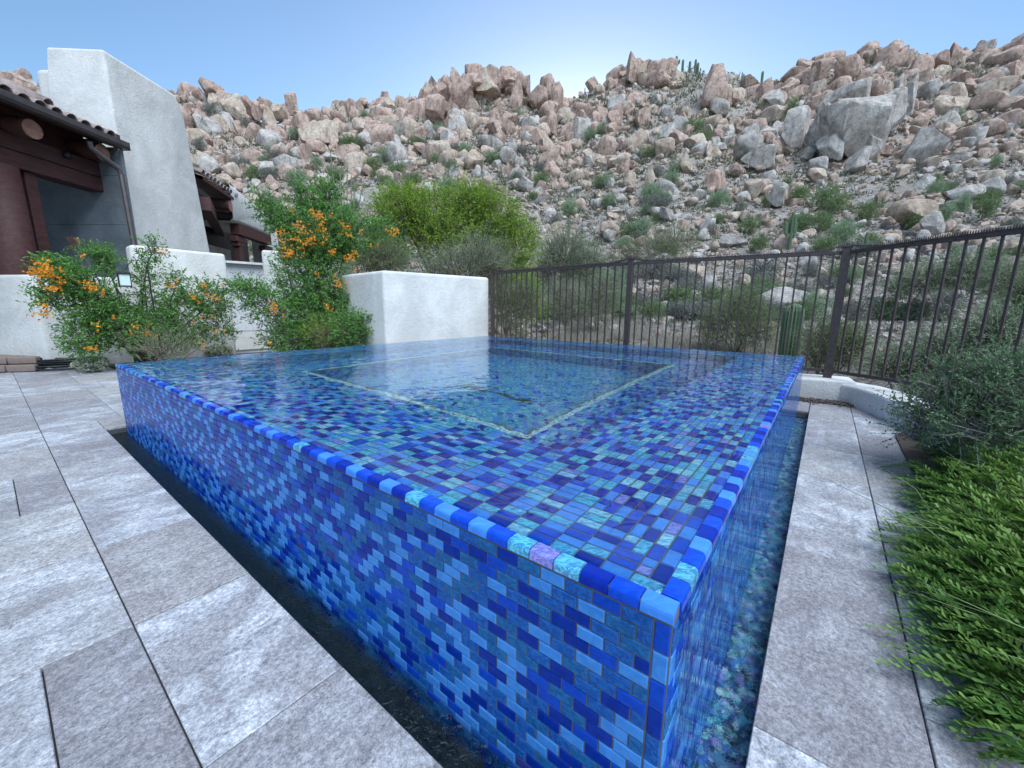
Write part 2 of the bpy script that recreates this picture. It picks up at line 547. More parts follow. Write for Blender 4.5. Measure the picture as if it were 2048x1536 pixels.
def terrain(x, y):
    x, y = np.asarray(x, float), np.asarray(y, float)
    r = np.hypot(x, y) + 1e-6
    az = np.degrees(np.arctan2(x, y))
    er = np.interp(az, RIDGE[:, 0], RIDGE[:, 1])
    e0 = -8.0
    s = np.clip((r - R0) / (R1 - R0), 0, 1)
    e = np.radians(e0 + (er - e0) * s ** 0.60)
    z = CAM_H + r * np.tan(e)
    rr = np.minimum(r, R1)
    z = np.where(r > R1, CAM_H + R1 * np.tan(np.radians(er)) - (r - R1) * .55, z)
    z = np.maximum(z, np.where(r > R1, -1.0, -99))
    z = z + fbm(x * .06, y * .06, 3) * np.clip((r - 14) * .05, 0, 5) + fbm(x * .4, y * .4, 9) * np.clip((r - 8) * .012, 0, 1.0)
    b = (x - A0[0]) * BX[0] + (y - A0[1]) * BX[1]
    a = (x - A0[0]) * AX[0] + (y - A0[1]) * AX[1]
    out = np.maximum(smooth(4.55, 5.0, b) * smooth(-4, -2, a + 0 * b), smooth(1.6, 2.2, -a) * smooth(2.6, 3.4, b))
    near = -1.25 + out * .95
    k = smooth(8.0, 11.0, r)
    return near * (1 - k) + z * k

az = np.concatenate([np.linspace(-180, -76, 36, endpoint=False), np.linspace(-76, 76, 420, endpoint=False), np.linspace(76, 180, 36)])
rs = np.concatenate([np.linspace(.5, 9, 34, endpoint=False), np.geomspace(9, 172, 130), np.array([178, 188, 205, 240, 320, 600, 1500])])
AZ, RS = np.meshgrid(np.radians(az), rs, indexing='ij')
X, Y = RS * np.sin(AZ), RS * np.cos(AZ)
Zt = terrain(X, Y)
nv = X.shape[1]
ii, jj = np.meshgrid(np.arange(X.shape[0] - 1), np.arange(nv - 1), indexing='ij')
q = (ii * nv + jj).ravel()
mb = MB().add(np.c_[X.ravel(), Y.ravel(), Zt.ravel()], np.c_[q, q + 1, q + nv + 1, q + nv])
obj('desert_hillside', mb, M_DESERT, smooth=True, kind='structure')

def hit(px, py, rmin=9.0):               # where this line of sight meets the hillside
    d = ray(px, py)
    d = d / math.hypot(d[0], d[1])
    r = np.geomspace(rmin, 172, 700)
    z = CAM_H + d[2] * r
    g = terrain(d[0] * r, d[1] * r)
    k = np.nonzero(g >= z)[0]
    rr = r[k[0]] if len(k) else 168.0
    x, y = d[0] * rr, d[1] * rr
    return np.array([x, y, float(terrain(x, y))]), rr

# ------------------------------------------------------------------ pool
pool = thing('raised_pool', 'raised square blue glass mosaic pool brimming with still water', 'pool', (A0[0], A0[1], 0))
pool.rotation_euler = (0, 0, TH)
PL, PW, JT = 0.0530, 0.0265, 0.0026
ZW0 = -0.16
def tile_geo(L, W, T_=.006, ch=.0016):
    x, y = L / 2, W / 2
    v = [(-x, -y, 0), (x, -y, 0), (x, y, 0), (-x, y, 0), (-x, -y, T_ - ch), (x, -y, T_ - ch), (x, y, T_ - ch), (-x, y, T_ - ch),
         (-x + ch, -y + ch, T_), (x - ch, -y + ch, T_), (x - ch, y - ch, T_), (-x + ch, y - ch, T_)]
    f = [[0, 1, 5, 4], [1, 2, 6, 5], [2, 3, 7, 6], [3, 0, 4, 7], [4, 5, 9, 8], [5, 6, 10, 9], [6, 7, 11, 10], [7, 4, 8, 11], [8, 9, 10, 11]]
    return np.array(v), np.array(f)
tiles = {}                                # name -> list of (centre, ux, uy, n, L, W, colour)
def put(name, c, ux, uy, n, L, W, col):
    tiles.setdefault(name, []).append((np.asarray(c, float), np.asarray(ux, float), np.asarray(uy, float), np.asarray(n, float), L, W, col))
EX, EY, EZ = np.eye(3)
_last = [-1]
def pick(p):
    for _ in range(3):
        c = int(R.choice(6, p=p))
        if c != _last[0]:
            break
    _last[0] = c
    return c
def wcol():
    return pick([.20, .26, .32, .10, .01, .11])
def dcol(p=(.25, .24, .25, .10, .03, .13)):
    return pick(p)
def row(name, start, end, origin, ux, uy, n, off, colf, W=PW):
    # one course of tiles along ux from start to end
    s = start + (off - PL if off > 0 else 0)
    while s < end - .006:
        a, b = max(s, start), min(s + PL, end)
        if b - a > .010:
            put(name, origin + ux * (a + b) / 2, ux, uy, n, b - a - JT, W - JT, colf())
        s += PL
# outer walls: AB face (x=0, facing -x) and AD face (y=0, facing -y); two far faces too
NR = int((ZT - .0245 - ZW0) / PW)
for face in range(4):
    ln = (LA, LB, LA, LB)[face]
    o = (np.array([0, 0, 0.]), np.array([0, 0, 0.]), np.array([LB, 0, 0.]), np.array([0, LA, 0.]))[face]
    ux = (EY, EX, EY, EX)[face]
    n = (-EX, -EY, EX, EY)[face]
    for k in range(NR if face < 2 else 4):
        z = ZT - .0245 - PW * (k + .5)
        row('wall_tile', .0245, ln - .0245, o + EZ * z, ux, EZ, n, PL / 2 if k % 2 else 0, wcol)
    for e in (.0105, ln - .0105):
        for k in range(12 if face < 2 else 2):
            put('corner_tile', o + ux * e + EZ * (ZT - .0245 - PL * (k + .5)), EZ, ux, n, PL - JT, PW - JT, wcol())
# coping and bench rings, courses parallel to each side, mitred at the corners
def ring(name, d0, d1, z, colf, W=PW, sides=(0, 1, 2, 3)):
    n = int(round((d1 - d0) / W))
    for k in range(n):
        d = d0 + (k + .5) * (d1 - d0) / n
        h_ = (d1 - d0) / n / 2
        off = PL / 2 if k % 2 else 0
        for s_ in sides:
            if s_ == 0: row(name, d - h_, LA - d + h_, np.array([d, 0, z]), EY, EX, EZ, off, colf)
            if s_ == 1: row(name, d + h_, LB - d - h_, np.array([0, d, z]), EX, EY, EZ, off, colf)
            if s_ == 2: row(name, d - h_, LA - d + h_, np.array([LB - d, 0, z]), EY, EX, EZ, off, colf)
            if s_ == 3: row(name, d + h_, LB - d - h_, np.array([0, LA - d, z]), EX, EY, EZ, off, colf)
CW, BW, BD, FD = 0.49, 0.93, 0.50, 1.0
ring('deck_tile', .0268, CW, ZT - .006, dcol)
ring('bench_tile', CW, BW, ZT - BD - .006, lambda: dcol((.19, .22, .29, .16, .03, .11)))
def inner(name, d, z0, z1, colf, sides=(0, 1, 2, 3)):
    n = int((z1 - z0) / PW)
    for k in range(n):
        z = z1 - PW * (k + .5)
        off = PL / 2 if k % 2 else 0
        for s_ in sides:
            if s_ == 0: row(name, d, LA - d, np.array([d, 0, z]), EY, EZ, EX, off, colf)
            if s_ == 1: row(name, d, LB - d, np.array([0, d, z]), EX, EZ, EY, off, colf)
            if s_ == 2: row(name, d, LA - d, np.array([LB - d, 0, z]), EY, EZ, -EX, off, colf)
            if s_ == 3: row(name, d, LB - d, np.array([0, LA - d, z]), EX, EZ, -EY, off, colf)
inner('inner_tile', CW, ZT - BD, ZT - .012, lambda: dcol((.3, .12, .22, .08, .1, .18)))
inner('inner_tile', BW + .055, ZT - FD, ZT - BD - .03, lambda: dcol((.26, .12, .3, .12, .08, .12)))
d = BW + .055
for k in range(int((LB - 2 * d) / PW)):
    row('floor_tile', d, LA - d, np.array([d + PW * (k + .5), 0, ZT - FD - .006]), EY, EX, EZ, PL / 2 if k % 2 else 0, lambda: dcol((.05, .15, .36, .40, .01, .03)))
# small square trim mosaic along the bench edge
sq = .0215
for rr in range(2):
    dd = BW + sq * (rr + .5)
    for s_ in range(4):
        ln = LA if s_ in (0, 2) else LB
        for k in range(int((ln - 2 * dd) / sq)):
            e = dd + sq * (k + .5)
            c = {0: (dd, e), 1: (e, dd), 2: (LB - dd, e), 3: (e, LA - dd)}[s_]
            put('trim_tile', (c[0], c[1], ZT - BD - .002), EX, EY, EZ, sq - .004, sq - .004, 6)
# rounded coping nosing tiles on the rim
def nosing_geo(L, r=.009, w_=.0315, h=.0225):
    pr = [(w_, -.004), (w_, .0012), (r, .0012)]
    for a in (30, 60):
        pr.append((r - r * math.sin(math.radians(a)), .0012 - r + r * math.cos(math.radians(a))))
    pr += [(0, .0012 - r), (-.001, -h + .004), (.003, -h)]
    n = len(pr)
    v = [(p[0], y, p[1]) for y in (-L / 2, L / 2) for p in pr]
    f = [[i, i + 1, n + i + 1, n + i] for i in range(n - 1)]
    v += [(w_ * .5, -L / 2, -h * .4), (w_ * .5, L / 2, -h * .4)]
    for i in range(n - 1):
        f.append([2 * n, i + 1, i, i])
        f.append([2 * n + 1, n + i, n + i + 1, n + i + 1])
    return np.array(v), np.array(f)
nos = []                                  # (centre, frame, L, colour, dist)
for s_ in range(4):
    ln = LA if s_ in (0, 2) else LB
    s0 = -.005 if s_ in (0, 2) else .0275
    nn = int((ln - 2 * s0) / PL)
    st = (ln - 2 * s0) / nn
    for k in range(nn):
        e = s0 + st * (k + .5)
        c, fr = {0: ((0, e, ZT), (EX, EY)), 1: ((e, 0, ZT), (EY, -EX)), 2: ((LB, e, ZT), (-EX, -EY)), 3: ((e, LA, ZT), (-EY, EX))}[s_]
        nos.append((np.array(c, float), fr, st - JT, dcol((.33, .24, .10, .015, .015, .30))))
camloc = np.array([(0 - A0[0]) * BX[0] + (0 - A0[1]) * BX[1], (0 - A0[0]) * AX[0] + (0 - A0[1]) * AX[1], CAM_H])
mcache = {}
def place_local(o, c, ux, uy, n):
    o.matrix_basis = Matrix(((ux[0], uy[0], n[0], c[0]), (ux[1], uy[1], n[1], c[1]), (ux[2], uy[2], n[2], c[2]), (0, 0, 0, 1)))
STUFFNAME = {'wall_tile': 'wall_mosaic', 'deck_tile': 'deck_mosaic', 'trim_tile': 'trim_mosaic', 'corner_tile': 'corner_mosaic', 'bench_tile': 'bench_mosaic', 'inner_tile': 'inner_mosaic', 'floor_tile': 'floor_mosaic'}
for name, lst in tiles.items():
    mats = (WALLM if name in ('wall_tile', 'corner_tile') else DECKM) + [M_TRIM]
    score = np.array([((camloc - t_[0]) @ t_[3]) / np.linalg.norm(camloc - t_[0]) ** 3 for t_ in lst])
    order = np.argsort(-score)
    nsep = {'wall_tile': 300, 'deck_tile': 300, 'corner_tile': 24, 'trim_tile': 200}.get(name, 0)
    sm = MB()
    for rank, i in enumerate(order):
        c, ux, uy, n, L, W, col = lst[i]
        jit = (R.normal(0, .0004), R.normal(0, .006))
        if rank < nsep and score[i] > 0:
            key = (name, round(L, 3), round(W, 4), col)
            if key not in mcache:
                v, f = tile_geo(round(L, 3), W)
                me = MB().add(v, f).mesh(name)
                me.materials.append(mats[col])
                mcache[key] = me
            o = link(name, mcache[key], (), pool)
            if np.cross(ux, uy) @ n < 0:
                uy = -uy
            place_local(o, c + n * jit[0], ux, uy, n)
        elif score[i] > -1e9:
            v, f = tile_geo(L, W)
            if np.cross(ux, uy) @ n < 0:
                uy = -uy
            sm.add(c + v[:, :1] * ux + v[:, 1:2] * uy + v[:, 2:] * n, f, col)
    if sm.n:
        obj(STUFFNAME[name], sm, mats, pool, kind='stuff')
sm = MB()
order = np.argsort([np.linalg.norm(x[0] - camloc) for x in nos])
for rank, i in enumerate(order):
    c, (fx, fy), L, col = nos[i]
    v, f = nosing_geo(L)
    v = v - (.0065, 0, 0)
    if rank < 170:
        key = ('coping_tile', round(L, 4), col)
        if key not in mcache:
            me = MB().add(v, f).mesh('coping_tile', smooth=False)
            me.materials.append(DECKM[col])
            mcache[key] = me
        o = link('coping_tile', mcache[key], (), pool)
        place_local(o, c, fx, fy, EZ)
    else:
        sm.add(c + v[:, :1] * fx + v[:, 1:2] * fy + v[:, 2:] * EZ, f, col)
obj('coping_mosaic', sm, DECKM, pool, kind='stuff')
# grout body: shell, bench, well (grout surfaces 4 mm behind the tile faces)
g = MB()
e = .0015
def ringbox(d0, d1, z0, z1):
    g.box(((d0 + d1) / 2, LA / 2, (z0 + z1) / 2), (d1 - d0, LA - 2 * d0, z1 - z0))
    g.box((LB - (d0 + d1) / 2, LA / 2, (z0 + z1) / 2), (d1 - d0, LA - 2 * d0, z1 - z0))
    g.box((LB / 2, (d0 + d1) / 2, (z0 + z1) / 2), (LB - 2 * d1 - .0005, d1 - d0, z1 - z0))
    g.box((LB / 2, LA - (d0 + d1) / 2, (z0 + z1) / 2), (LB - 2 * d1 - .0005, d1 - d0, z1 - z0))
ringbox(-.0035, CW + .0035, -.42, ZT - .0035)
ringbox(CW + .0035, BW + .0585, ZT - FD - .1, ZT - BD - .0035)
g.box((LB / 2, LA / 2, ZT - FD - .053), (LB - 2 * BW - .12, LA - 2 * BW - .12, .1))
obj('grout', g, M_GROUT, pool)
# drain slot in the floor
g = MB()
g.bar((1.85, 1.55, ZT - FD + .004), (1.86, 2.3, ZT - FD + .004), .03, .012)
obj('floor_drain', g, flat('dark_drain', (.02, .035, .01), .6), pool)
# water: one surface that rounds over the rim
xs = np.concatenate([[.0245, .0263, .033], np.linspace(.06, LB - .06, 60), [LB - .033, LB - .0263, LB - .0245]])
ys = np.concatenate([[.0245, .0263, .033], np.linspace(.06, LA - .06, 60), [LA - .033, LA - .0263, LA - .0245]])
GX, GY = np.meshgrid(xs, ys, indexing='ij')
edge = np.minimum(np.minimum(GX, LB - GX), np.minimum(GY, LA - GY))
GZ = np.where(edge < .0255, ZT - .0005, np.where(edge < .029, ZT + .0022, ZT + .0040))
ny = len(ys)
ii, jj = np.meshgrid(np.arange(len(xs) - 1), np.arange(ny - 1), indexing='ij')
q = (ii * ny + jj).ravel()
obj('water', MB().add(np.c_[GX.ravel(), GY.ravel(), GZ.ravel()], np.c_[q, q + ny, q + ny + 1, q + 1]), M_WATER, pool, smooth=True)
# sheet of water running down the right face
obj('falling_water', MB().add([(.03, -.012, ZT - .036), (LB - .02, -.012, ZT - .036), (LB - .02, -.016, -.06), (.03, -.016, -.06)], [[3, 2, 1, 0]]), M_SHEET, pool)

# ------------------------------------------------------------------ trough, patio, pavers (pool frame)
TW, TR = .12, .108
def frame_empty(name, **kw):
    o = link(name, None, (), None, **kw)
    o.location = (A0[0], A0[1], 0)
    o.rotation_euler = (0, 0, TH)
    return o
tr = MB()
tr.box(((-TW - .0035) / 2 - .02, LA / 2 - .3, -.36), (TW + .04, LA + .76, .03))
tr.box((LB / 2 - .2, (-TR) / 2 - .02, -.3645), (LB + .3, TR + .04, .03))
tr.box((-TW - .015, LA / 2, -.2), (.02, LA + .4, .30))
tr.box((LB / 2, -TR - .015, -.2), (LB + .4, .02, .30))
tr.box((-TW / 2, LA + .02, -.2), (TW, .03, .30))
tr.box((4.03, -TR / 2, -.2), (.03, TR, .30))
trough = obj('overflow_trough', tr, M_TROUGH, kind='structure')
trough.location = (A0[0], A0[1], 0); trough.rotation_euler = (0, 0, TH)
obj('trough_water', MB().add([(-TW - .004, -TR - .004, -.05), (-.003, -.016, -.05), (-.003, LA + .02, -.05), (-TW - .004, LA + .02, -.05)], [[0, 1, 2, 3]])
    .add([(-TW - .004, -TR - .004, -.05), (4.02, -TR - .004, -.05), (4.02, -.016, -.05), (-.003, -.016, -.05)], [[0, 1, 2, 3]]), M_TROUGHW, kind='structure').matrix_world = pool.matrix_basis
# icosphere rocks
def ico(n):
    t = (1 + 5 ** .5) / 2
    v = [(-1, t, 0), (1, t, 0), (-1, -t, 0), (1, -t, 0), (0, -1, t), (0, 1, t), (0, -1, -t), (0, 1, -t), (t, 0, -1), (t, 0, 1), (-t, 0, -1), (-t, 0, 1)]
    f = [(0, 11, 5), (0, 5, 1), (0, 1, 7), (0, 7, 10), (0, 10, 11), (1, 5, 9), (5, 11, 4), (11, 10, 2), (10, 7, 6), (7, 1, 8), (3, 9, 4), (3, 4, 2), (3, 2, 6), (3, 6, 8), (3, 8, 9), (4, 9, 5), (2, 4, 11), (6, 2, 10), (8, 6, 7), (9, 8, 1)]
    v = [unit(x) for x in v]
    for _ in range(n):
        cache, nf = {}, []
        def mid(a, b):
            k = (min(a, b), max(a, b))
            if k not in cache:
                cache[k] = len(v)
                v.append(unit(v[a] + v[b]))
            return cache[k]
        for a, b, c in f:
            ab, bc, ca = mid(a, b), mid(b, c), mid(c, a)
            nf += [(a, ab, ca), (b, bc, ab), (c, ca, bc), (ab, bc, ca)]
        f = nf
    return np.array(v), np.array(f)
ICO = [ico(k) for k in range(4)]
def rock(level, seed, block=.5, cuts=7, lo=.55, hi=.9):
    rg = np.random.default_rng(seed)
    v, f = ICO[level]
    p = 2 + 5 * block
    v = v / (np.abs(v) ** p).sum(1, keepdims=True) ** (1 / p)
    qn = rg.normal(size=4); qn /= np.linalg.norm(qn)
    for _ in range(cuts):
        n = unit(rg.normal(size=3))
        dd = rg.uniform(lo, hi)
        over = np.maximum(0, v @ n - dd)
        v = v - over[:, None] * n * .985
    k = rg.normal(size=(5, 3)) * 2.4
    ph = rg.uniform(0, 6, 5)
    v = v * (1 + .035 * np.sin(v @ k.T + ph).sum(1, keepdims=True) * .6)
    v = v / np.abs(v).max(0)
    return v, f
peb = [rock(0, 900 + i, .2, 3) for i in range(6)]
def pebbles(n, xr, yr, z, s0, s1, mb):
    for _ in range(n):
        v, f = peb[R.integers(6)]
        s = R.uniform(s0, s1)
        a = R.uniform(0, 2 * PI)
        rot = np.array([[math.cos(a), math.sin(a), 0], [-math.sin(a), math.cos(a), 0], [0, 0, 1]])
        mb.add((v * (s, s * R.uniform(.6, 1), s * R.uniform(.5, .8))) @ rot + (R.uniform(*xr), R.uniform(*yr), z + R.uniform(0, .03)), f, 0, R.uniform(0, 1))
mb = MB()
pebbles(5200, (.0, 4.0), (-TR, -.005), -.115, .006, .013, mb)
mb.box((2.0, -TR / 2, -.13), (4.05, TR, .02))
o = obj('trough_pebbles', mb, M_GLASSPEB, tone=True, kind='stuff')
o.matrix_world = pool.matrix_basis
mb = MB()
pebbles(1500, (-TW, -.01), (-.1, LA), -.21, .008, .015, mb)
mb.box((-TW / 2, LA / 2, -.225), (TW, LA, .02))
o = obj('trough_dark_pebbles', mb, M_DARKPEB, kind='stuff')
o.matrix_world = pool.matrix_basis

patio = MB()
def slab(x0, x1, y0, y1, zt=-.016, zb=-.1):
    patio.box(((x0 + x1) / 2, (y0 + y1) / 2, (zt + zb) / 2), (x1 - x0, y1 - y0, zt - zb))
slab(-7, -TW - .026, -1.0, 10)
slab(-TW - .025, 4.045, -1.0, -TR - .026)
slab(4.046, 5.0, -1.3, -.012)
slab(LB + .01, 4.75, -.011, 9)
slab(-TW - .025, LB + .009, LA + .036, 10)
patio_o = obj('patio', patio, M_JOINT, kind='structure')
patio_o.matrix_world = pool.matrix_basis
bound = [(-9.5, 9.5)]
def inside_patio(c):
    wx = A0 + c[0] * BX + c[1] * AX
    return wx
def paver(x0, x1, y0, y1, j=.0022, jx=None):
    jx = j if jx is None else jx
    L, W = x1 - x0 - 2 * jx, y1 - y0 - 2 * j
    if L < .02 or W < .02:
        return
    v, f = tile_geo(L, W, .03, .002)
    me = MB().add(v, f).mesh('paver')
    me.materials.append(M_PAVER)
    o = link('paver', me, (), patio_o)
    dz = R.normal(0, .0006)
    o.matrix_basis = Matrix.Translation(((x0 + x1) / 2, (y0 + y1) / 2, -.03 + dz))
# band beside the left trough; n is measured away from the pool (x = -n)
js = [-1.1, -.47, .155, .78, 1.405, 2.037, 2.65, 3.30, 3.93, 4.55]
for a, b in zip(js[:-1], js[1:]):
    paver(-.43, -TW, a, b, .0024, .0018)
# further bands, ashlar
rows = [-1.1, -.47, .155, .78, 1.405, 2.037, 2.65, 3.30, 3.93, 4.55, 5.17, 5.79, 6.4, 7.0, 7.6, 8.2, 8.8, 9.4]
fixed = {3: [.43, .612, 1.22, 1.82], 2: [.43, 1.04, 1.35], 4: [.43, 1.34, 1.65], 5: [.43, .74, 1.35, 1.95], 6: [.43, .60, 1.2, 1.82]}
for i, (a, b) in enumerate(zip(rows[:-1], rows[1:])):
    if i == 3:
        a0, b0 = a, b
    cuts = list(fixed.get(i, [.43]))
    while cuts[-1] < 5.6:
        cuts.append(cuts[-1] + float(R.choice([.31, .46, .61, .92], p=[.2, .25, .4, .15])))
    for c0, c1 in zip(cuts[:-1], cuts[1:]):
        if R.random() < .22 and c1 - c0 > .4:
            m_ = (a + b) / 2
            paver(-c1, -c0, a, m_, .002, .0018); paver(-c1, -c0, m_, b, .002, .0018)
        else:
            paver(-c1, -c0, a, b, .002, .0018)
# behind the pool on the left side
for i, (a, b) in enumerate(zip([LA + .035, 4.55, 5.17, 5.79, 6.4, 7.0, 7.6, 8.2, 8.8], [4.55, 5.17, 5.79, 6.4, 7.0, 7.6, 8.2, 8.8, 9.4])):
    x = -.43 if i else -TW
    while x < 4.6:
        L = float(R.choice([.46, .61, .92]))
        paver(x, min(x + L, 4.7), a, b, .0014)
        x += L
# right side bands
x = -.6
for L in (.98, .92, .93, .62, .92, .61, .42, .61):
    paver(x, x + L, -.428, -TR, .0022, .0012)
    x += L
x = -1.17
for k, L in enumerate((.62, .6, .601, .54, .54, .55, .60, .6, .62, .5)):
    a1 = -.428
    paver(x, x + L, -1.05, a1, .0022, .0014)
    x += L
paver(4.046, 4.62, -.106, .4, .003, .0016)
paver(4.30, 4.62, .4, 1.0, .003, .0016)
# paving to the left of the camera, below the frame, is not seen

# ------------------------------------------------------------------ garden walls
def wall(name, label, path, heights, th, parent=None, z0=-.3, bev=.05, material=None):
    # path: list of xy; wall of thickness th away from the camera
    t = MB()
    path = [np.asarray(p[:2], float) for p in path]
    n = len(path)
    offs = []
    for i in range(n):
        ds = []
        if i > 0: ds.append(unit(path[i] - path[i - 1]))
        if i < n - 1: ds.append(unit(path[i + 1] - path[i]))
        d_ = unit(sum(ds))
        nrm = np.array([-d_[1], d_[0]])
        cosv = max(.4, float(nrm @ np.array([-ds[0][1], ds[0][0]])))
        offs.append(path[i] + nrm * th / cosv)
    V, F = [], []
    for i in range(n):
        h = heights[i]
        V += [(*path[i], z0), (*path[i], h), (*offs[i], h), (*offs[i], z0)]
    for i in range(n - 1):
        a = i * 4; b = a + 4
        F += [[a, b, b + 1, a + 1], [a + 1, b + 1, b + 2, a + 2], [a + 2, b + 2, b + 3, a + 3]]
    F += [[0, 1, 2, 3], [n * 4 - 1, n * 4 - 2, n * 4 - 3, n * 4 - 4]]
    t.add(V, F)
    return obj(name, t, material or M_STUCCO, parent, bevel=bev, smooth=True, **({} if parent else dict(label=label, category='wall')))
low_c = at(95, 725, .12)
tall_e = at(475, 707, .05)
mid_ = low_c + (tall_e - low_c) * .46
left_d = at(-160, 714, .12)
wl = thing('garden_wall', 'white stucco garden wall stepping up behind the wide flowering shrub', 'wall')
wall('low_wall', '', [left_d, low_c, mid_], [1.345, 1.345, 1.36], .35, wl)
mid2 = mid_ - (tall_e - low_c) * .004
wall('tall_wall', '', [mid2, tall_e], [1.87, 1.86], .33, wl)
gp = at(522, 499, 1.95)
gp2 = at(640, 497, 1.95)
wall('gate_pillar_wall', 'white stucco wall stub rising left behind the tall orange-flowered shrub', [gp, gp + unit(np.array([1.0, .55, 0])) * 1.3], [1.95, 1.93], .35)
wc0, wc1, wc2 = at(690, 549, 1.45), at(765, 540, 1.45), at(979, 556, 1.45)
wc0 = wc1 + unit(wc0 - wc1) * 1.6
wall('corner_wall', 'white stucco corner wall between the tall flowering shrub and the fence', [wc0, wc1, wc2], [1.45, 1.45, 1.46], .32)
# tile-clad wall seen through the gap
tw = thing('tiled_wall', 'wall clad in pale stone tiles seen through the gap', 'wall')
tp0, tp1 = at(430, 522, 1.95), at(575, 532, 1.95)
dd = unit(tp1 - tp0)
nn_ = np.array([dd[1], -dd[0], 0])
if nn_ @ tp0 > 0: nn_ = -nn_
LT = np.linalg.norm(tp1 - tp0)
t = MB().box((tp0 + tp1) / 2 - nn_ * .12 - (0, 0, 1.1), (LT, .2, 2.2 - .04), [dd, nn_, EZ])
obj('backing_wall', t, M_STUCCO, tw)
M_WTILE = None
def _wt(t, o):
    n = t.noise(t.pos(False), 5, 6, .6, 1)
    c = t.ramp(n, (.3, (.52, .52, .53)), (.7, (.66, .66, .66)))
    c = t.mix(t.math('MULTIPLY', t.rnd(), .25), c, (.44, .45, .47))
    t.pbsdf(o, c, .6)
M_WTILE = mat('pale_stone_tile', _wt)
tv, tf = tile_geo(.148, .397, .012, .002)
tme = MB().add(tv, tf).mesh('tile')
tme.materials.append(M_WTILE)
for i in range(int(LT / .15)):
    for k in range(4):
        c = tp0 + dd * (.15 * (i + .5)) - nn_ * .02
        o = link('tile', tme, (), tw)
        zc = 1.93 - .4 * (k + .5)
        o.matrix_basis = Matrix(((dd[0], 0, nn_[0], c[0]), (dd[1], 0, nn_[1], c[1]), (dd[2], 1, nn_[2], zc), (0, 0, 0, 1)))
g = MB().box((tp0 + tp1) / 2 + (0, 0, -.005), (LT, .26, .05), [dd, nn_, EZ])
obj('wall_cap', g, M_STUCCO, tw)
# ground of the bed
bed = MB()
bed.prism([at(212, 734, 0)[:2], at(248, 742, 0)[:2], A0 + AX * 4.3 + BX * .9, A0 + AX * 5.2 + BX * 2.2, A0 + AX * 4.7 + BX * 4.3, wc1[:2] + (.1, .4), wc0[:2], (-4.6, 8.4), tall_e[:2] + (-.1, .1), mid_[:2] + (-.1, .1), (low_c * .6 + mid_ * .4)[:2] + (-.05, .06)], -.02, .035)
obj('planting_bed', bed, M_SOIL, kind='structure')

# ------------------------------------------------------------------ house
house = thing('house', 'white stucco house with battered tower and tiled timber porch', 'house')
XE, ZE = -7.0, 3.72                       # eave line of the porch
yf = 7.95                                 # front face of the tower
def ztop(px, py, y=None, x=None):
    d = ray(px, py)
    t_ = (y / d[1]) if y is not None else (x / d[0])
    return d * t_ + (0, 0, CAM_H)
tl, trr = ztop(90, 92, y=yf + .1), ztop(205, 97, y=yf + .1)
# battered tower
bl, br_ = np.array([-9.0, yf - .06, -.3]), np.array([ztop(277, 520, y=yf)[0], yf - .06, -.3])
rb_top, rb_mid = ztop(352, 190, x=trr[0]), None
yb = rb_top[1]
rbot = ztop(436, 500, x=br_[0] + .02)
V = [bl, br_, (br_[0], rbot[1], -.3), (-9.0, rbot[1], -.3),
     tl, trr, (trr[0], yb, rb_top[2]), (tl[0], yb, rb_top[2])]
zm = rb_top[2] - .35
ysh = yb + .12
V += [(trr[0] + .02, ysh, zm), (tl[0], ysh, zm)]
F = [[0, 1, 5, 4], [4, 5, 6, 7], [3, 0, 4, 7], [6, 8, 9, 7], [8, 2, 3, 9]]
t = MB().add(V, F).add([V[1], V[2], V[8], V[6], V[5]], [[0, 1, 2, 2], [0, 2, 3, 3], [0, 3, 4, 4]]).add([V[3], V[9], V[7]], [[0, 1, 2, 2]])
tower = obj('tower', t, M_STUCCO, house, smooth=True)
wd = tower.modifiers.new('weld', 'WELD'); wd.merge_threshold = .001
bv = tower.modifiers.new('bevel', 'BEVEL'); bv.width = .13; bv.segments = 5; bv.limit_method = 'ANGLE'; bv.angle_limit = math.radians(20)
sh0 = ztop(65, 135, y=yf + .35)
t = MB().box(((sh0[0] + tl[0] + .3) / 2, yf + .9, sh0[2] / 2), (tl[0] + .3 - sh0[0], 1.1, sh0[2]))
obj('tower_shoulder', t, M_STUCCO, house, bevel=.1, smooth=True)
# shaded porch wall = tower face is the end wall; back wall of porch
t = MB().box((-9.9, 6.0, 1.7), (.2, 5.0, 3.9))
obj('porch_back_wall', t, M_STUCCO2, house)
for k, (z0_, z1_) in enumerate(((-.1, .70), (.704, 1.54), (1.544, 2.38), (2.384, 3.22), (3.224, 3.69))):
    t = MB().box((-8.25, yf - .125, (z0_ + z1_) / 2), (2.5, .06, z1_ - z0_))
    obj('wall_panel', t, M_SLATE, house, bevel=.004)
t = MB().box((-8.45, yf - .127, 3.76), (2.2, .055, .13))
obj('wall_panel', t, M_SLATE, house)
y0e, y1e = 2.6, 7.86
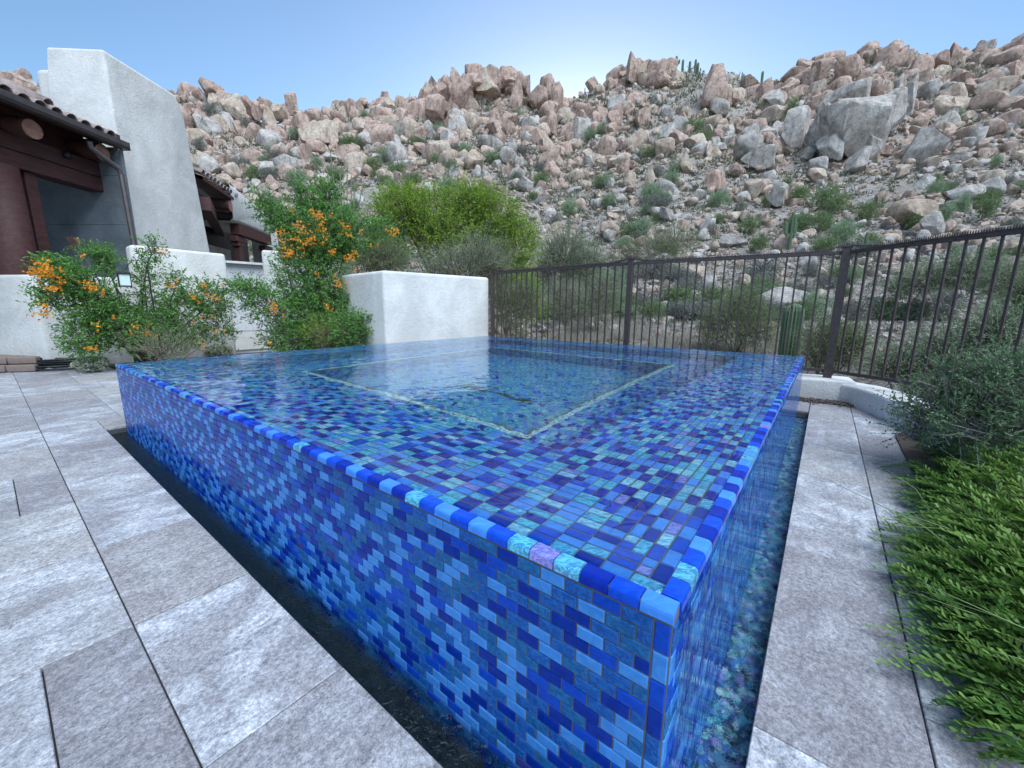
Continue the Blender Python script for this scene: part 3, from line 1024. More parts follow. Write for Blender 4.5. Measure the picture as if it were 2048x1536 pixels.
# roof deck + tiles + gutter
t = MB()
sl = .30
t.add([(XE - .02, y0e, ZE + .02), (XE - .02, y1e, ZE + .02), (XE - 3, y1e, ZE + .02 + 3 * sl), (XE - 3, y0e, ZE + .02 + 3 * sl),
       (XE - .02, y0e, ZE - .05), (XE - .02, y1e, ZE - .05), (XE - 3, y1e, ZE - .05 + 3 * sl), (XE - 3, y0e, ZE - .05 + 3 * sl)],
      [[0, 1, 2, 3], [7, 6, 5, 4], [0, 4, 5, 1], [1, 5, 6, 2], [3, 7, 4, 0], [2, 6, 7, 3]])
roof = obj('roof', t, M_TIMBER, house)
def barrel(L, r0, r1, up=True):
    n = 7
    V = []
    for e_, r_ in ((0, r0), (L, r1)):
        for rr_ in (r_, r_ - .014):
            for k in range(n):
                a = PI * k / (n - 1)
                V.append((-e_, -math.cos(a) * rr_, (math.sin(a) * rr_) * (1 if up else -1)))
    F = []
    for k in range(n - 1):
        F += [[k, k + 1, 2 * n + k + 1, 2 * n + k], [n + k, 3 * n + k, 3 * n + k + 1, n + k + 1], [k, n + k, n + k + 1, k + 1]]
    return np.array(V), np.array(F)
bvv, bff = barrel(.46, .092, .078)
bme = MB().add(bvv, bff).mesh('roof_tile', smooth=True)
bme.materials.append(M_ROOFTILE)
pitch = math.atan(sl)
def tile_run(rf, p, dirx, n, courses, step, me, along):
    for i in range(n):
        for c in range(courses):
            o = link('roof_tile', me, (), rf)
            b = p + along * (i * step) - dirx * (c * .40 * math.cos(pitch)) + EZ * (c * .40 * math.sin(pitch) + .03)
            ang = math.atan2(dirx[1], dirx[0])
            o.matrix_basis = Matrix.Translation(b + (0, 0, float(R.normal(0, .008)))) @ Matrix.Rotation(ang + float(R.normal(0, .02)), 4, 'Z') @ Matrix.Rotation(pitch + float(R.normal(0, .02)), 4, 'Y')
tile_run(roof, np.array([XE + .03, 3.4, ZE + .05]), EX, 21, 4, .212, bme, EY)
# heap of overlapping cover tiles and mortar on the hip
bv2, bf2 = barrel(.5, .12, .10)
bme2 = MB().add(bv2, bf2).mesh('ridge_tile', smooth=True)
bme2.materials.append(M_ROOFTILE)
for k in range(6):
    o = link('ridge_tile', bme2, (), roof)
    o.matrix_basis = Matrix.Translation((XE - .05 - .36 * k, 7.0 - .02 * k - .25, ZE + .16 + .16 * k)) @ Matrix.Rotation(.35, 4, 'Z') @ Matrix.Rotation(.42, 4, 'Y')
g = MB()
gp_ = [(.0, .0), (.10, .0), (.125, .04), (.125, .12), (.11, .12), (.11, .05), (.095, .015), (.0, .015)]
for (ya, yb_) in ((y0e, 7.86),):
    n = len(gp_)
    V = [(XE + .0 + a, y_, ZE - .06 + b) for y_ in (ya, yb_) for a, b in gp_]
    g.add(V, [[i, (i + 1) % n, n + (i + 1) % n, n + i] for i in range(n)])
    g.box((XE + .06, yb_ + .004, ZE + .0), (.13, .012, .13))
gut = obj('gutter', g, M_GUTTER, house)
g = MB().box((XE - .02, 7.62, ZE + .12), (.02, .46, .12))
obj('kickout_flashing', g, M_GUTTER, house)
dsp = [ztop(178, 283, x=XE + .03), ztop(183, 296, x=XE + .03), ztop(238, 338, x=XE + .16), ztop(243, 350, x=XE + .17), ztop(276, 530, x=XE + .30), ztop(284, 580, x=XE + .32)]
obj('downspout', MB().tube(dsp, .042, 8), M_GUTTER, house, smooth=False)
# beam, post, vigas
zb0, zb1 = 3.0, 3.5
xb = XE - .55
pb = ztop(195, 385, x=xb)
zbot = pb[2]
ptp = ztop(180, 300, x=xb)
g = MB().box((xb, (y0e + pb[1]) / 2, zbot + .12), (.28, pb[1] - y0e, .235))
obj('beam', g, M_TIMBER, house, bevel=.012, label='lower porch beam board')
g = MB().box((xb + .012, (y0e + pb[1] - .03) / 2, zbot + .365), (.27, pb[1] - y0e - .03, .24))
obj('beam', g, M_TIMBER, house, bevel=.012, label='upper porch beam board')
g = MB().box((xb - .1, (y0e + 7.78) / 2, ZE + .02), (.1, 7.78 - y0e, .66))
obj('soffit_board', g, M_TIMBER, house)
pc0, pc1 = ztop(14, 540, x=xb + .02), ztop(62, 540, x=xb + .02)
yc = (pc0[1] + pc1[1]) / 2
g = MB().tube([(xb, yc, -.2), (xb, yc, 1.5), (xb, yc, zbot - .003)], [.24, .235, .225], 14)
obj('post', g, M_TIMBER, house, smooth=True)
g = MB().box((xb - .02, yc + .36, zbot / 2 - .1), (.2, .16, zbot + .19))
obj('post', g, M_TIMBER, house, bevel=.01)
for (px_, py_) in ((65, 258), (-100, 222), (205, 305)):
    e_ = ztop(px_, py_, x=XE - .10)
    pts = [(e_[0], e_[1], e_[2]), (e_[0] - 2.4, e_[1], e_[2] + .35)]
    vg = obj('viga', MB().tube(pts, [.135, .14], 12, cap=False), M_TIMBER, house, smooth=True)
    obj('viga_end', MB().tube([(e_[0] + .004, e_[1], e_[2]), (e_[0] - .02, e_[1], e_[2])], .134, 12), M_LOGEND, vg)
e_ = ztop(134, 308, x=xb + .18)
g = MB().tube([e_ + (0, 0, .05), e_ + (0, 0, -.01), e_ + (0, .0, -.06)], [.03, .055, .05], 10)
obj('floodlight', g, M_IRON, house, smooth=True)
g = MB().box((-8.9, yf - .16, 1.5), (.55, .03, 2.8))
obj('porch_door', g, M_DARK, house)
# dark gate in the opening at far left
wdir = unit(low_c - left_d)
wn = np.array([wdir[1], -wdir[0], 0])
if wn @ low_c > 0: wn = -wn
dg = at(22, 716, .12)
gt = zcol(dg, 0, 622)
g = MB().box(dg - wdir * .75 + wn * .03 + (0, 0, (gt - .12) / 2), (1.5, .05, gt - .12), [wdir, wn, EZ])
obj('metal_gate', g, M_DARK, label='dark metal gate left of the low stucco wall', category='gate')

# ---- far porch wing
wing = thing('porch_wing', 'far porch with stacked log beams under a tiled eave behind the tower', 'porch')
ZG = 3.9
p1, p2, p3 = at(405, 352, ZG), at(469, 396, ZG), at(478, 458, ZG)
p1 = p2 + unit(p1 - p2) * 2.0
p3 = p2 + unit(p3 - p2) * 4.4
g = MB()
back1 = p1 + (-3.0, 0, 1.0)
g.add([p1, p2, p2 + (-3, .6, 1.0), back1, p1 - (0, 0, .08), p2 - (0, 0, .08), p2 + (-3, .6, .92), back1 - (0, 0, .08)], [[0, 1, 2, 3], [7, 6, 5, 4], [0, 4, 5, 1], [1, 5, 6, 2]])
g.add([p2, p3, p3 + (-3, 0, 1.0), p2 + (-3, .6, 1.0), p2 - (0, 0, .08), p3 - (0, 0, .08), p3 + (-3, 0, .92), p2 + (-3, .6, .92)], [[0, 1, 2, 3], [7, 6, 5, 4], [0, 4, 5, 1], [1, 5, 6, 2]])
wroof = obj('roof', g, M_TIMBER, wing)
al = unit(p2 - p1)
dn = unit(np.array([al[1], -al[0], 0]))
tile_run(wroof, p1 + (0.02, 0, .02), dn, 9, 3, .212, bme, al)
al2 = unit(p3 - p2)
dn2 = unit(np.array([al2[1], -al2[0], 0]))
tile_run(wroof, p2 + (0.02, 0.1, .02), dn2, 18, 2, .235, bme, al2)
for (px_, py_, k) in ((461, 412, 0), (466, 436, 1), (470, 455, 2), (473, 468, 3)):
    e_ = at(px_, py_, ZG - .28)
    pts = [e_, e_ + (-1.6, -.55, .12)]
    vg = obj('viga', MB().tube(pts, .15, 10, cap=False), M_TIMBER, wing, smooth=True)
    obj('viga_end', MB().tube([e_ + (.004, 0, 0), e_ - (.02, .006, 0)], .149, 10), M_LOGEND, vg)
bq0 = at(426, 398, ZG - .5)
g = MB().bar(bq0 + (-.2, 0, -.1), at(450, 480, ZG - .5), .22, .3)
obj('beam', g, M_TIMBER, wing)
# parapet with rounded corner, beam and dark recess
q0, q1 = at(480, 447, 3.25), at(546, 473, 3.25)
zl, zr, zmid = zcol(q0, 470, 384), zcol(q1, 546, 436), 0
qd = unit(q1 - q0)
qm = q0 + (q1 - q0) * .55
zmid = zcol(qm, 515, 411)
qn_ = np.array([-qd[1], qd[0], 0])
if qn_ @ q0 < 0: qn_ = -qn_
qa = q0 - qd * .35
V = [(*qa[:2], 3.25), (*q1[:2], 3.25), (*q1[:2], zr), (*qm[:2], zmid), (*qa[:2], zl + .15)]
V2 = [tuple(np.array(v) + qn_ * 1.2) for v in V]
g = MB().add(V + V2, [[0, 1, 2, 2], [0, 2, 3, 3], [0, 3, 4, 4], [0, 5, 6, 1], [1, 6, 7, 2], [2, 7, 8, 3], [3, 8, 9, 4]])
po = obj('parapet', g, M_STUCCO, wing, bevel=.09, smooth=True)
g = MB().bar(q0 + qn_ * .15 + (0, 0, -.15), q1 - qd * .1 + qn_ * .15 + (0, 0, -.15), .25, .29)
obj('beam', g, M_TIMBER, wing)
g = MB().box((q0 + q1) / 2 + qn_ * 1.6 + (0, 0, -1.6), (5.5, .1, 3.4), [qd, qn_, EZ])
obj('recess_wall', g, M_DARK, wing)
for f_, wd_ in ((.08, .22), (.93, .3)):
    pp = q0 + (q1 - q0) * f_ + qn_ * .2
    g = MB().box(pp + (0, 0, -.42), (.5, .24, .16), [qd, qn_, EZ]).box(pp + (0, 0, -.56), (.36, .22, .12), [qd, qn_, EZ]).box(pp + (0, 0, -1.7), (wd_, .2, 2.2), [qd, qn_, EZ])
    obj('post', g, M_TIMBER, wing, bevel=.02)
pp = q1 + qd * .6 + qn_ * .5
g = MB().box(pp + (0, 0, -1.2), (1.0, .5, 3.0), [qd, qn_, EZ])
obj('end_wall', g, M_STUCCO, wing, bevel=.06, smooth=True)
pp = q0 + (q1 - q0) * .6 + qn_ * 1.35
g = MB().box(pp + (0, 0, -1.3), (1.4, .1, 1.6), [qd, qn_, EZ])
obj('far_wall', g, M_STUCCO, wing)
e_ = at(481, 456, 3.4)
obj('security_camera', MB().tube([e_ + (0, 0, .1), e_, e_ - (0, 0, .1)], [.06, .07, .05], 10), M_WHITEPLASTIC, wing, smooth=True)

# ------------------------------------------------------------------ kerb, fence
FZ, KZ = 1.525, .20
kerb_pts = [at(1560, 790, 0), at(1600, 797, 0), at(1655, 800, 0), at(1699, 811, 0), at(1745, 829, 0), at(1785, 852, 0), at(1850, 900, 0) + (.12, .05, 0), (3.05, 2.2, 0), (3.4, 1.6, 0)]
kerb_pts = [np.array(p[:2]) for p in kerb_pts]
P1, P2, P3 = at(985, 547, FZ), at(1262, 527, FZ), at(1693, 505, FZ)
P4 = at(2045, 462, FZ)
P4 = P3 + unit(P4 - P3) * 2.9
kp = [P1[:2] + (.0, -.12), P2[:2] - (.06, .1), np.array([2.7, 4.58])] + kerb_pts[1:]
# outer edge follows the fence up to the third post
wk = MB()
def ribbon(path, th, z0, z1):
    n = len(path)
    offs = []
    for i in range(n):
        d_ = unit(path[min(i + 1, n - 1)] - path[max(i - 1, 0)])
        offs.append(path[i] + np.array([-d_[1], d_[0]]) * th)
    V, F = [], []
    for i in range(n):
        V += [(*path[i], z0), (*path[i], z1), (*offs[i], z1), (*offs[i], z0)]
    for i in range(n - 1):
        a = i * 4; b = a + 4
        F += [[a, b, b + 1, a + 1], [a + 1, b + 1, b + 2, a + 2], [a + 2, b + 2, b + 3, a + 3]]
    F += [[0, 1, 2, 3], [n * 4 - 1, n * 4 - 2, n * 4 - 3, n * 4 - 4]]
    return V, F
V, F = ribbon(kp, .30, -.5, KZ)
obj('low_kerb_wall', MB().add(V, F), M_STUCCO, bevel=.03, smooth=True, label='low curved white stucco kerb wall under the metal fence', category='wall')
ft = MB().box((P3[0] - .05, P3[1] + .02, KZ / 2 - .1), (.55, .42, KZ + .25), [unit(np.array([.85, -.5, 0])), unit(np.array([.5, .85, 0])), EZ])
obj('post_footing', ft, M_STUCCO, bevel=.02, smooth=True, label='white stucco footing block beneath the thick fence post', category='footing')
fence = thing('fence', 'dark bronze metal picket fence with spiked strip on its rail', 'fence', (0, 0, 0))
def post(p, wdt, top, z0=KZ - .02):
    g = MB().box((p[0], p[1], (z0 + top) / 2), (wdt, wdt, top - z0), [unit(np.array([.8, -.6, 0])), unit(np.array([.6, .8, 0])), EZ])
    g.box((p[0], p[1], top + .008), (wdt + .014, wdt + .014, .016), [unit(np.array([.8, -.6, 0])), unit(np.array([.6, .8, 0])), EZ])
    return obj('post', g, M_METAL, fence, bevel=.003)
post(P1, .055, FZ + .02); post(P2, .065, FZ + .05); post(P3, .075, FZ + .05); post(P4, .065, FZ + .05)
spk = MB()
for a_, b_, npk in ((P1, P2, 23), (P2, P3, 22), (P3, P4, 28)):
    d_ = unit(b_ - a_)
    g = MB().bar(a_ + d_ * .03 + (0, 0, -.0), b_ - d_ * .03, .028, .036)
    obj('top_rail', g, M_METAL, fence, bevel=.003)
    g = MB().bar(a_ + d_ * .03 + (0, 0, KZ + .10 - FZ), b_ - d_ * .03 + (0, 0, KZ + .10 - FZ), .026, .034)
    obj('bottom_rail', g, M_METAL, fence, bevel=.003)
    pk = None
    for i in range(1, npk):
        c = a_ + (b_ - a_) * i / npk
        if pk is None:
            h = FZ - KZ - .13
            g = MB().box((0, 0, 0), (.0165, .0165, h), [d_, np.array([-d_[1], d_[0], 0]), EZ])
            pk = g.mesh('picket')
            pk.materials.append(M_METAL)
        o = link('picket', pk, (), fence)
        o.location = (c[0], c[1], (FZ - .018 + KZ + .117) / 2)
    L = np.linalg.norm(b_ - a_)
    side = np.array([-d_[1], d_[0], 0])
    for i in range(int(L / .016)):
        s_ = (i + .5) * .016
        lift = .0
        for e_ in (s_, L - s_):
            if e_ < .14: lift = .05 * math.cos(e_ / .14 * PI / 2)
        for q_ in (-.011, .011):
            c = a_ + d_ * s_ + side * q_ + (0, 0, .02 + lift)
            spk.add([c - d_ * .004 - side * .003, c + d_ * .004 - side * .003, c + d_ * .004 + side * .003, c - d_ * .004 + side * .003, c + (0, 0, .040)], [[0, 1, 4, 4], [1, 2, 4, 4], [2, 3, 4, 4], [3, 0, 4, 4]])
    for i in range(9):
        s0_, s1_ = L * i / 9, L * (i + 1) / 9
        l0, l1 = (.045 if i == 0 else 0), (.045 if i == 8 else 0)
        spk.bar(a_ + d_ * (s0_ + .003) + (0, 0, .023 + l0), a_ + d_ * (s1_ - .003) + (0, 0, .023 + l1), .030, .006)
obj('spike_strip', spk, M_METAL, fence, kind='stuff')
# gravel strip in front of the kerb
mb = MB()
gc = at(1650, 800, 0)
for _ in range(900):
    tt = R.uniform(0, 1)
    c = at(1580 + 130 * tt, 796 + 14 * tt + 3 * R.uniform(-1, 1), 0)
    v, f = peb[R.integers(6)]
    s_ = R.uniform(.006, .016)
    mb.add(v * (s_, s_ * .8, s_ * .7) + (c[0] + R.normal(0, .05), c[1] + R.normal(0, .06), R.uniform(-.005, .022)), f)
obj('gravel', mb, M_PEBBLE, kind='stuff')

# ------------------------------------------------------------------ foliage tools
def leaves(mb, P, D, L, W, tone, m=0, fold=0.0, nrm=None):
    # diamond leaves: bases P, directions D
    n = len(P)
    D = D / np.linalg.norm(D, axis=1, keepdims=True)
    q = R.normal(size=(n, 3)) if nrm is None else nrm + R.normal(size=(n, 3)) * .35
    S_ = np.cross(D, q)
    S_ /= np.linalg.norm(S_, axis=1, keepdims=True) + 1e-9
    N = np.cross(S_, D)
    L = np.broadcast_to(L, (n,))[:, None]
    W = np.broadcast_to(W, (n,))[:, None]
    v = np.empty((n, 4, 3))
    v[:, 0] = P
    v[:, 1] = P + D * L * .55 + S_ * W * .5 + N * W * fold
    v[:, 2] = P + D * L - N * W * fold
    v[:, 3] = P + D * L * .55 - S_ * W * .5 + N * W * fold
    f = np.arange(n * 4).reshape(n, 4)
    mb.add(v.reshape(-1, 3), f, m, np.repeat(np.clip(tone, 0, 1), 4))
def bush_shape(lobes, ntw, tlen, nl, L, W, up=.4, shell=.55, spray=.5, rg=None, fold=.15):
    """foliage of twigs spread through ellipsoid lobes [(centre, radii, weight)]; returns the foliage and the twigs"""
    fo, tw = MB(), MB()
    wts = np.array([l[2] for l in lobes], float)
    wts /= wts.sum()
    idx = R.choice(len(lobes), ntw, p=wts)
    C_ = np.array([l[0] for l in lobes], float)[idx]
    Rd = np.array([l[1] for l in lobes], float)[idx]
    u = R.normal(size=(ntw, 3)); u /= np.linalg.norm(u, axis=1, keepdims=True)
    rad = R.uniform(shell ** 3, 1, ntw) ** (1 / 3)
    dep = R.uniform(0, 1, ntw)
    P = C_ + u * Rd * rad[:, None] * .92
    D = u + np.array([0, 0, up]) + R.normal(size=(ntw, 3)) * spray
    D /= np.linalg.norm(D, axis=1, keepdims=True)
    tl = tlen * R.uniform(.6, 1.3, ntw)
    base_tone = R.uniform(.1, .9, ntw)
    tt = np.tile((np.arange(nl) + .5) / nl, ntw)
    PP = np.repeat(P, nl, 0) + np.repeat(D * tl[:, None], nl, 0) * tt[:, None]
    DD = np.repeat(D, nl, 0) * .7 + R.normal(size=(ntw * nl, 3)) * .75
    tone = np.repeat(base_tone, nl) * .6 + R.uniform(0, .4, ntw * nl)
    leaves(fo, PP, DD, L * R.uniform(.6, 1.2, ntw * nl), W, tone, fold=fold)
    # twig strips
    a = P - D * tl[:, None] * .4
    b = P + D * tl[:, None]
    s_ = np.cross(D, R.normal(size=(ntw, 3)))
    s_ /= np.linalg.norm(s_, axis=1, keepdims=True)
    hw = .0035 * max(1, tlen / .2)
    v = np.stack([a - s_ * hw, a + s_ * hw, b], 1)
    tw.add(v.reshape(-1, 3), np.arange(ntw * 3).reshape(-1, 3))
    return fo, tw
def stems(mb, base, tips, r0, r1, n=6, seg=6):
    for t_ in tips:
        t_ = np.asarray(t_, float)
        b = np.asarray(base, float) + np.append(R.normal(0, .05, 2), 0)
        k = np.linspace(0, 1, seg)[:, None]
        bend = R.normal(0, .06, 3) * np.linalg.norm(t_ - b)
        pts = b + (t_ - b) * (k * .6 + k ** 2 * .4 * np.array([1, 1, 0]) + k * .4 * np.array([0, 0, 1])) + bend * np.sin(k * PI) * .6
        mb.tube(pts, np.linspace(r0, r1, seg), n)
def flower_mesh(name, nfl, spread, s=.020):
    mb = MB()
    for _ in range(nfl):
        c = R.normal(0, spread * .5, 3)
        d = unit(R.normal(size=3) * .7 + c * 12 + np.array([0, -.5, .25]))
        x = unit(np.cross(d, R.normal(size=3)))
        y = np.cross(d, x)
        sc = s * R.uniform(.75, 1.2)
        tn = R.uniform(.1, .9)
        a = np.arange(5) * 2 * PI / 5
        r1_ = np.cos(a)[:, None] * x + np.sin(a)[:, None] * y
        a2 = a + PI / 5
        r2_ = np.cos(a2)[:, None] * x + np.sin(a2)[:, None] * y
        v = np.concatenate([[c - d * sc * 1.3], c + r1_ * sc * .3, c + d * sc * .15 + r1_ * sc * .95, c + d * sc * .1 + r2_ * sc * .5])
        f = []
        for k in range(5):
            k2 = (k + 1) % 5
            f += [[0, 1 + k, 1 + k2, 1 + k2], [1 + k, 6 + k, 11 + k, 1 + k2]]
            f += [[1 + k2, 11 + k, 6 + k2, 6 + k2]]
        mb.add(v, f, 0, tn)
    me = mb.mesh(name, tone=True)
    me.materials.append(L_FLOWER)
    return me
FLM = [flower_mesh('flower_cluster', n, sp) for n, sp in ((18, .13), (11, .10), (7, .07), (4, .05))]
def flowering(label, base, lobes, flowers, ntw, tips, tlen=.2, L=.06, W=.02, group=None):
    t = thing('flowering_shrub', label, 'shrub', tuple(base), group)
    b = np.asarray(base, float)
    lobes = [(np.asarray(c) - b, r, w_) for c, r, w_ in lobes]
    fo, tw = bush_shape(lobes, ntw, tlen, 9, L, W, up=.25, shell=.2, spray=.55)
    obj('foliage', fo, L_BELLS, t, tone=True)
    obj('twigs', tw, M_STEM, t, kind='stuff')
    st = MB()
    stems(st, (0, 0, 0), [np.asarray(x) - b for x in tips], .018, .006)
    obj('stem', st, M_STEM, t, smooth=True)
    for (p, k) in flowers + [(p_ + R.normal(0, .05, 3), min(3, k_ + 1)) for p_, k_ in flowers if k_ < 3]:
        o = link('flower_cluster', FLM[k], (), t)
        o.location = np.asarray(p) - b
        o.rotation_euler = (R.uniform(-.4, .4), R.uniform(-.4, .4), R.uniform(-.5, .5))
    return t
def lob(px, py, d, rx, rz, w_=1, ry=None):     # lobe by pixel centre, distance and pixel radii
    c = atd(px, py, d)
    sx, sz = mpp(c)
    return (c, (rx * sx, (ry if ry else rx) * sx * .8, rz * sz), w_)
# tall shrub by the gate
D2 = 7.6
b2 = atd(640, 700, 7.5); b2[2] = .03
fl2 = [(600, 455, 0), (620, 470, 0), (590, 480, 1), (640, 440, 0), (610, 495, 1), (650, 462, 1), (575, 500, 0), (580, 512, 1), (630, 485, 1), (625, 425, 2), (565, 465, 1), (563, 482, 2),
       (685, 448, 2), (690, 462, 1), (700, 470, 2), (642, 433, 2), (785, 463, 1), (787, 470, 2), (705, 513, 1), (695, 520, 2), (712, 505, 2), (665, 503, 2), (663, 508, 3), (740, 490, 3), (755, 487, 3),
       (630, 545, 3), (635, 550, 3), (680, 572, 1), (676, 562, 2), (690, 565, 3), (553, 616, 1), (548, 622, 2), (655, 612, 2), (662, 620, 3), (708, 540, 3), (695, 553, 3), (603, 510, 3), (537, 684, 3), (720, 460, 3), (660, 430, 3), (582, 420, 3), (565, 630, 3)]
def facing(px, py, d):
    return atd(px, py, d)
lobes2 = [lob(640, 470, D2, 75, 60, 3), lob(620, 560, D2, 75, 80, 3.2), lob(700, 470, D2, 55, 40, 1.2), lob(760, 460, D2 + .1, 28, 16, .35), lob(640, 640, D2 - .1, 95, 65, 3),
          lob(545, 425, D2, 25, 22, .3), lob(565, 450, D2, 18, 22, .25), lob(605, 395, D2, 14, 24, .25), lob(650, 395, D2, 22, 28, .45), lob(520, 610, D2 - .3, 30, 34, .5), lob(500, 580, D2 - .3, 18, 14, .2), lob(700, 640, D2 - .2, 55, 55, 1.2), lob(530, 405, D2, 14, 12, .12), lob(585, 680, D2 - .3, 60, 25, 1)]
flowering('tall green shrub covered with orange trumpet flowers between the walls', b2, lobes2,
          [(facing(x, y, D2 - R.uniform(.35, .75)), k) for x, y, k in fl2], 4300, [l[0] for l in lobes2[:12]])
# wide shrub in front of the stepped wall
b1 = atd(290, 705, 8.3); b1[2] = .03
fl1 = [(85, 540, 0), (100, 548, 1), (115, 555, 0), (75, 545, 1), (100, 535, 2), (95, 527, 1), (110, 580, 1), (118, 577, 2), (178, 568, 1), (180, 574, 2), (190, 577, 2), (85, 630, 1), (92, 625, 2), (75, 558, 3), (162, 510, 3),
       (340, 572, 2), (352, 560, 3), (408, 570, 2), (416, 590, 2), (388, 594, 2), (434, 598, 2), (322, 503, 2), (225, 633, 3), (194, 651, 2), (273, 654, 2), (298, 650, 3), (296, 666, 2), (311, 671, 3), (433, 662, 2), (423, 632, 3), (383, 644, 3), (408, 688, 2), (182, 697, 2), (190, 695, 3), (445, 568, 3), (400, 635, 3), (205, 580, 3), (60, 545, 3)]
D1 = 8.0
lobes1 = [lob(140, 560, D1, 48, 26, 1.0), lob(110, 540, D1, 26, 20, .5), lob(100, 598, D1, 30, 20, .5), lob(190, 610, D1, 50, 45, 1.6), lob(165, 675, D1, 45, 32, .9), lob(240, 650, D1, 60, 45, 1.6), lob(300, 660, D1 + .1, 60, 40, 1.4), lob(370, 640, D1 + .2, 55, 55, 1.6),
          lob(420, 600, D1 + .2, 40, 36, .9), lob(350, 575, D1 + .2, 20, 32, .4), lob(290, 570, D1 + .2, 18, 60, .55), lob(305, 500, D1 + .3, 15, 16, .18), lob(215, 530, D1 + .1, 14, 28, .25), lob(200, 512, D1 + .1, 18, 10, .16), lob(470, 575, D1 + .2, 22, 14, .2), lob(440, 655, D1 + .2, 24, 35, .4), lob(168, 510, D1 + .1, 14, 10, .1)]
flowering('wide sprawling green shrub with orange flowers against the stepped stucco wall', b1, lobes1,
          [(facing(x, y, D1 - R.uniform(.15, .5)), k) for x, y, k in fl1], 2600, [l[0] for l in lobes1], tlen=.18, L=.055, W=.018)
# brown woody undergrowth at its foot and low shrub in front of the corner wall
def simple_bush(name, label, cat, base, lobes, ntw, tlen, nl, L, W, leafmat, up=.4, shell=.4, spray=.5, group=None, stemr=.012, ntips=8, twigmat=None, fold=.15):
    t = thing(name, label, cat, tuple(base), group)
    b = np.asarray(base, float)
    lobes = [(np.asarray(c) - b, r, w_) for c, r, w_ in lobes]
    fo, tw = bush_shape(lobes, ntw, tlen, nl, L, W, up, shell, spray, fold=fold)
    obj('foliage', fo, leafmat, t, tone=True)
    obj('twigs', tw, twigmat or M_STEM, t, kind='stuff')
    st = MB()
    tips = [np.asarray(c) + R.normal(size=3) * np.asarray(r) * .5 for c, r, w_ in lobes for _ in range(max(1, ntips // len(lobes)))]
    stems(st, (0, 0, 0), tips, stemr, stemr * .35)
    obj('stem', st, twigmat or M_STEM, t, smooth=True)
    return t
bb = atd(735, 690, 6.7); bb[2] = .03
simple_bush('low_shrub', 'low glossy green shrub at the foot of the corner wall', 'shrub', bb, [lob(735, 655, 6.7, 38, 28, 1), lob(700, 660, 6.7, 40, 35, 1), lob(768, 650, 6.7, 12, 10, .15)], 420, .14, 8, .045, .02, L_BELLS)
bb = atd(655, 695, 7.0); bb[2] = .03
simple_bush('feathery_plant', 'feathery yellow-green plant under the tall flowering shrub', 'plant', bb, [lob(650, 672, 6.9, 38, 24, 1)], 260, .22, 10, .05, .005, L_LIME, up=1.0)
bb = atd(340, 712, 7.1); bb[2] = .03
simple_bush('feathery_plant', 'dull brown-green feathery plant under the wide flowering shrub', 'plant', bb, [lob(330, 695, 7.1, 75, 22, 1)], 150, .24, 8, .05, .007, L_CREO, up=.9)
for px_, py_, rr_, lab in ((182, 730, 34, 'white variegated groundcover beside the coiled black hose'), (437, 703, 32, 'white variegated groundcover below the right end of the stepped wall')):
    bb = at(px_, py_ + 8, .03)
    dd_ = math.hypot(bb[0], bb[1]) - .12
    simple_bush('variegated_plant', lab, 'plant', bb, [lob(px_, py_, dd_, rr_, 11, 1)], 260, .07, 6, .035, .026, L_WHITEV, up=.6, stemr=.004)

# ------------------------------------------------------------------ trees and desert shrubs behind the walls
def tree(label, base, lobes, ntw, tlen, nl, L, W, lm, **k):
    t = thing('desert_tree', label, 'tree', tuple(base))
    b = np.asarray(base, float)
    lobes = [(np.asarray(c) - b, r, w_) for c, r, w_ in lobes]
    fo, tw = bush_shape(lobes, ntw, tlen, nl, L, W, **k)
    obj('crown', fo, lm, t, tone=True)
    obj('twigs', tw, M_STEM, t, kind='stuff')
    st = MB()
    stems(st, (0, 0, 0), [np.asarray(c) for c, r, w_ in lobes], .06, .015, 7)
    obj('trunk', st, M_STEM, t, smooth=True)
def gb(px, py, d):
    p = atd(px, py, d); p[2] = float(terrain(p[0], p[1])); return p
DT = 11.5
tree('bright lime green leafy tree rising behind the corner wall', gb(900, 600, DT),
     [lob(800, 430, DT, 55, 42, 1.4), lob(870, 440, DT, 60, 55, 1.6), lob(940, 415, DT, 42, 38, 1.2), lob(990, 440, DT + .3, 48, 50, 1.4), lob(1030, 490, DT + .5, 45, 50, 1.3), lob(900, 490, DT, 90, 60, 1.8), lob(1010, 560, DT + .5, 60, 50, 1.3), lob(770, 500, DT, 40, 40, .7), lob(940, 392, DT, 16, 16, .15), lob(815, 400, DT, 30, 16, .25), lob(1060, 610, DT + .4, 26, 40, .4)],
     4600, .40, 9, .075, .03, L_LIME, up=.8, shell=.12, spray=.6)
simple_bush('desert_broom', 'wispy grey-green broom shrub just behind the corner wall', 'shrub', gb(930, 600, 9.6),
            [lob(930, 540, 9.6, 70, 34, 1.5), lob(985, 530, 9.6, 40, 34, .8), lob(860, 550, 9.6, 30, 22, .4), lob(960, 500, 9.7, 40, 20, .4)], 1000, .42, 12, .06, .007, L_SAGE, up=.8, spray=.45, shell=.2, ntips=20)
simple_bush('creosote_bush', 'olive brown bush between the tall flowering shrub and the corner wall', 'shrub', gb(770, 600, 9.6),
            [lob(770, 515, 9.6, 45, 32, 1), lob(735, 525, 9.7, 30, 25, .5)], 700, .3, 9, .045, .014, L_CREO, up=.5, shell=.3, ntips=16)
simple_bush('palo_verde_shrub', 'pale grey-green feathery shrub just right of the lime tree', 'shrub', gb(1130, 620, 17),
            [lob(1130, 520, 17, 52, 55, 1.4), lob(1170, 530, 17, 40, 35, .7), lob(1090, 540, 17, 30, 35, .5)], 1500, .6, 10, .10, .014, L_SAGE, up=.7, shell=.2, ntips=18)
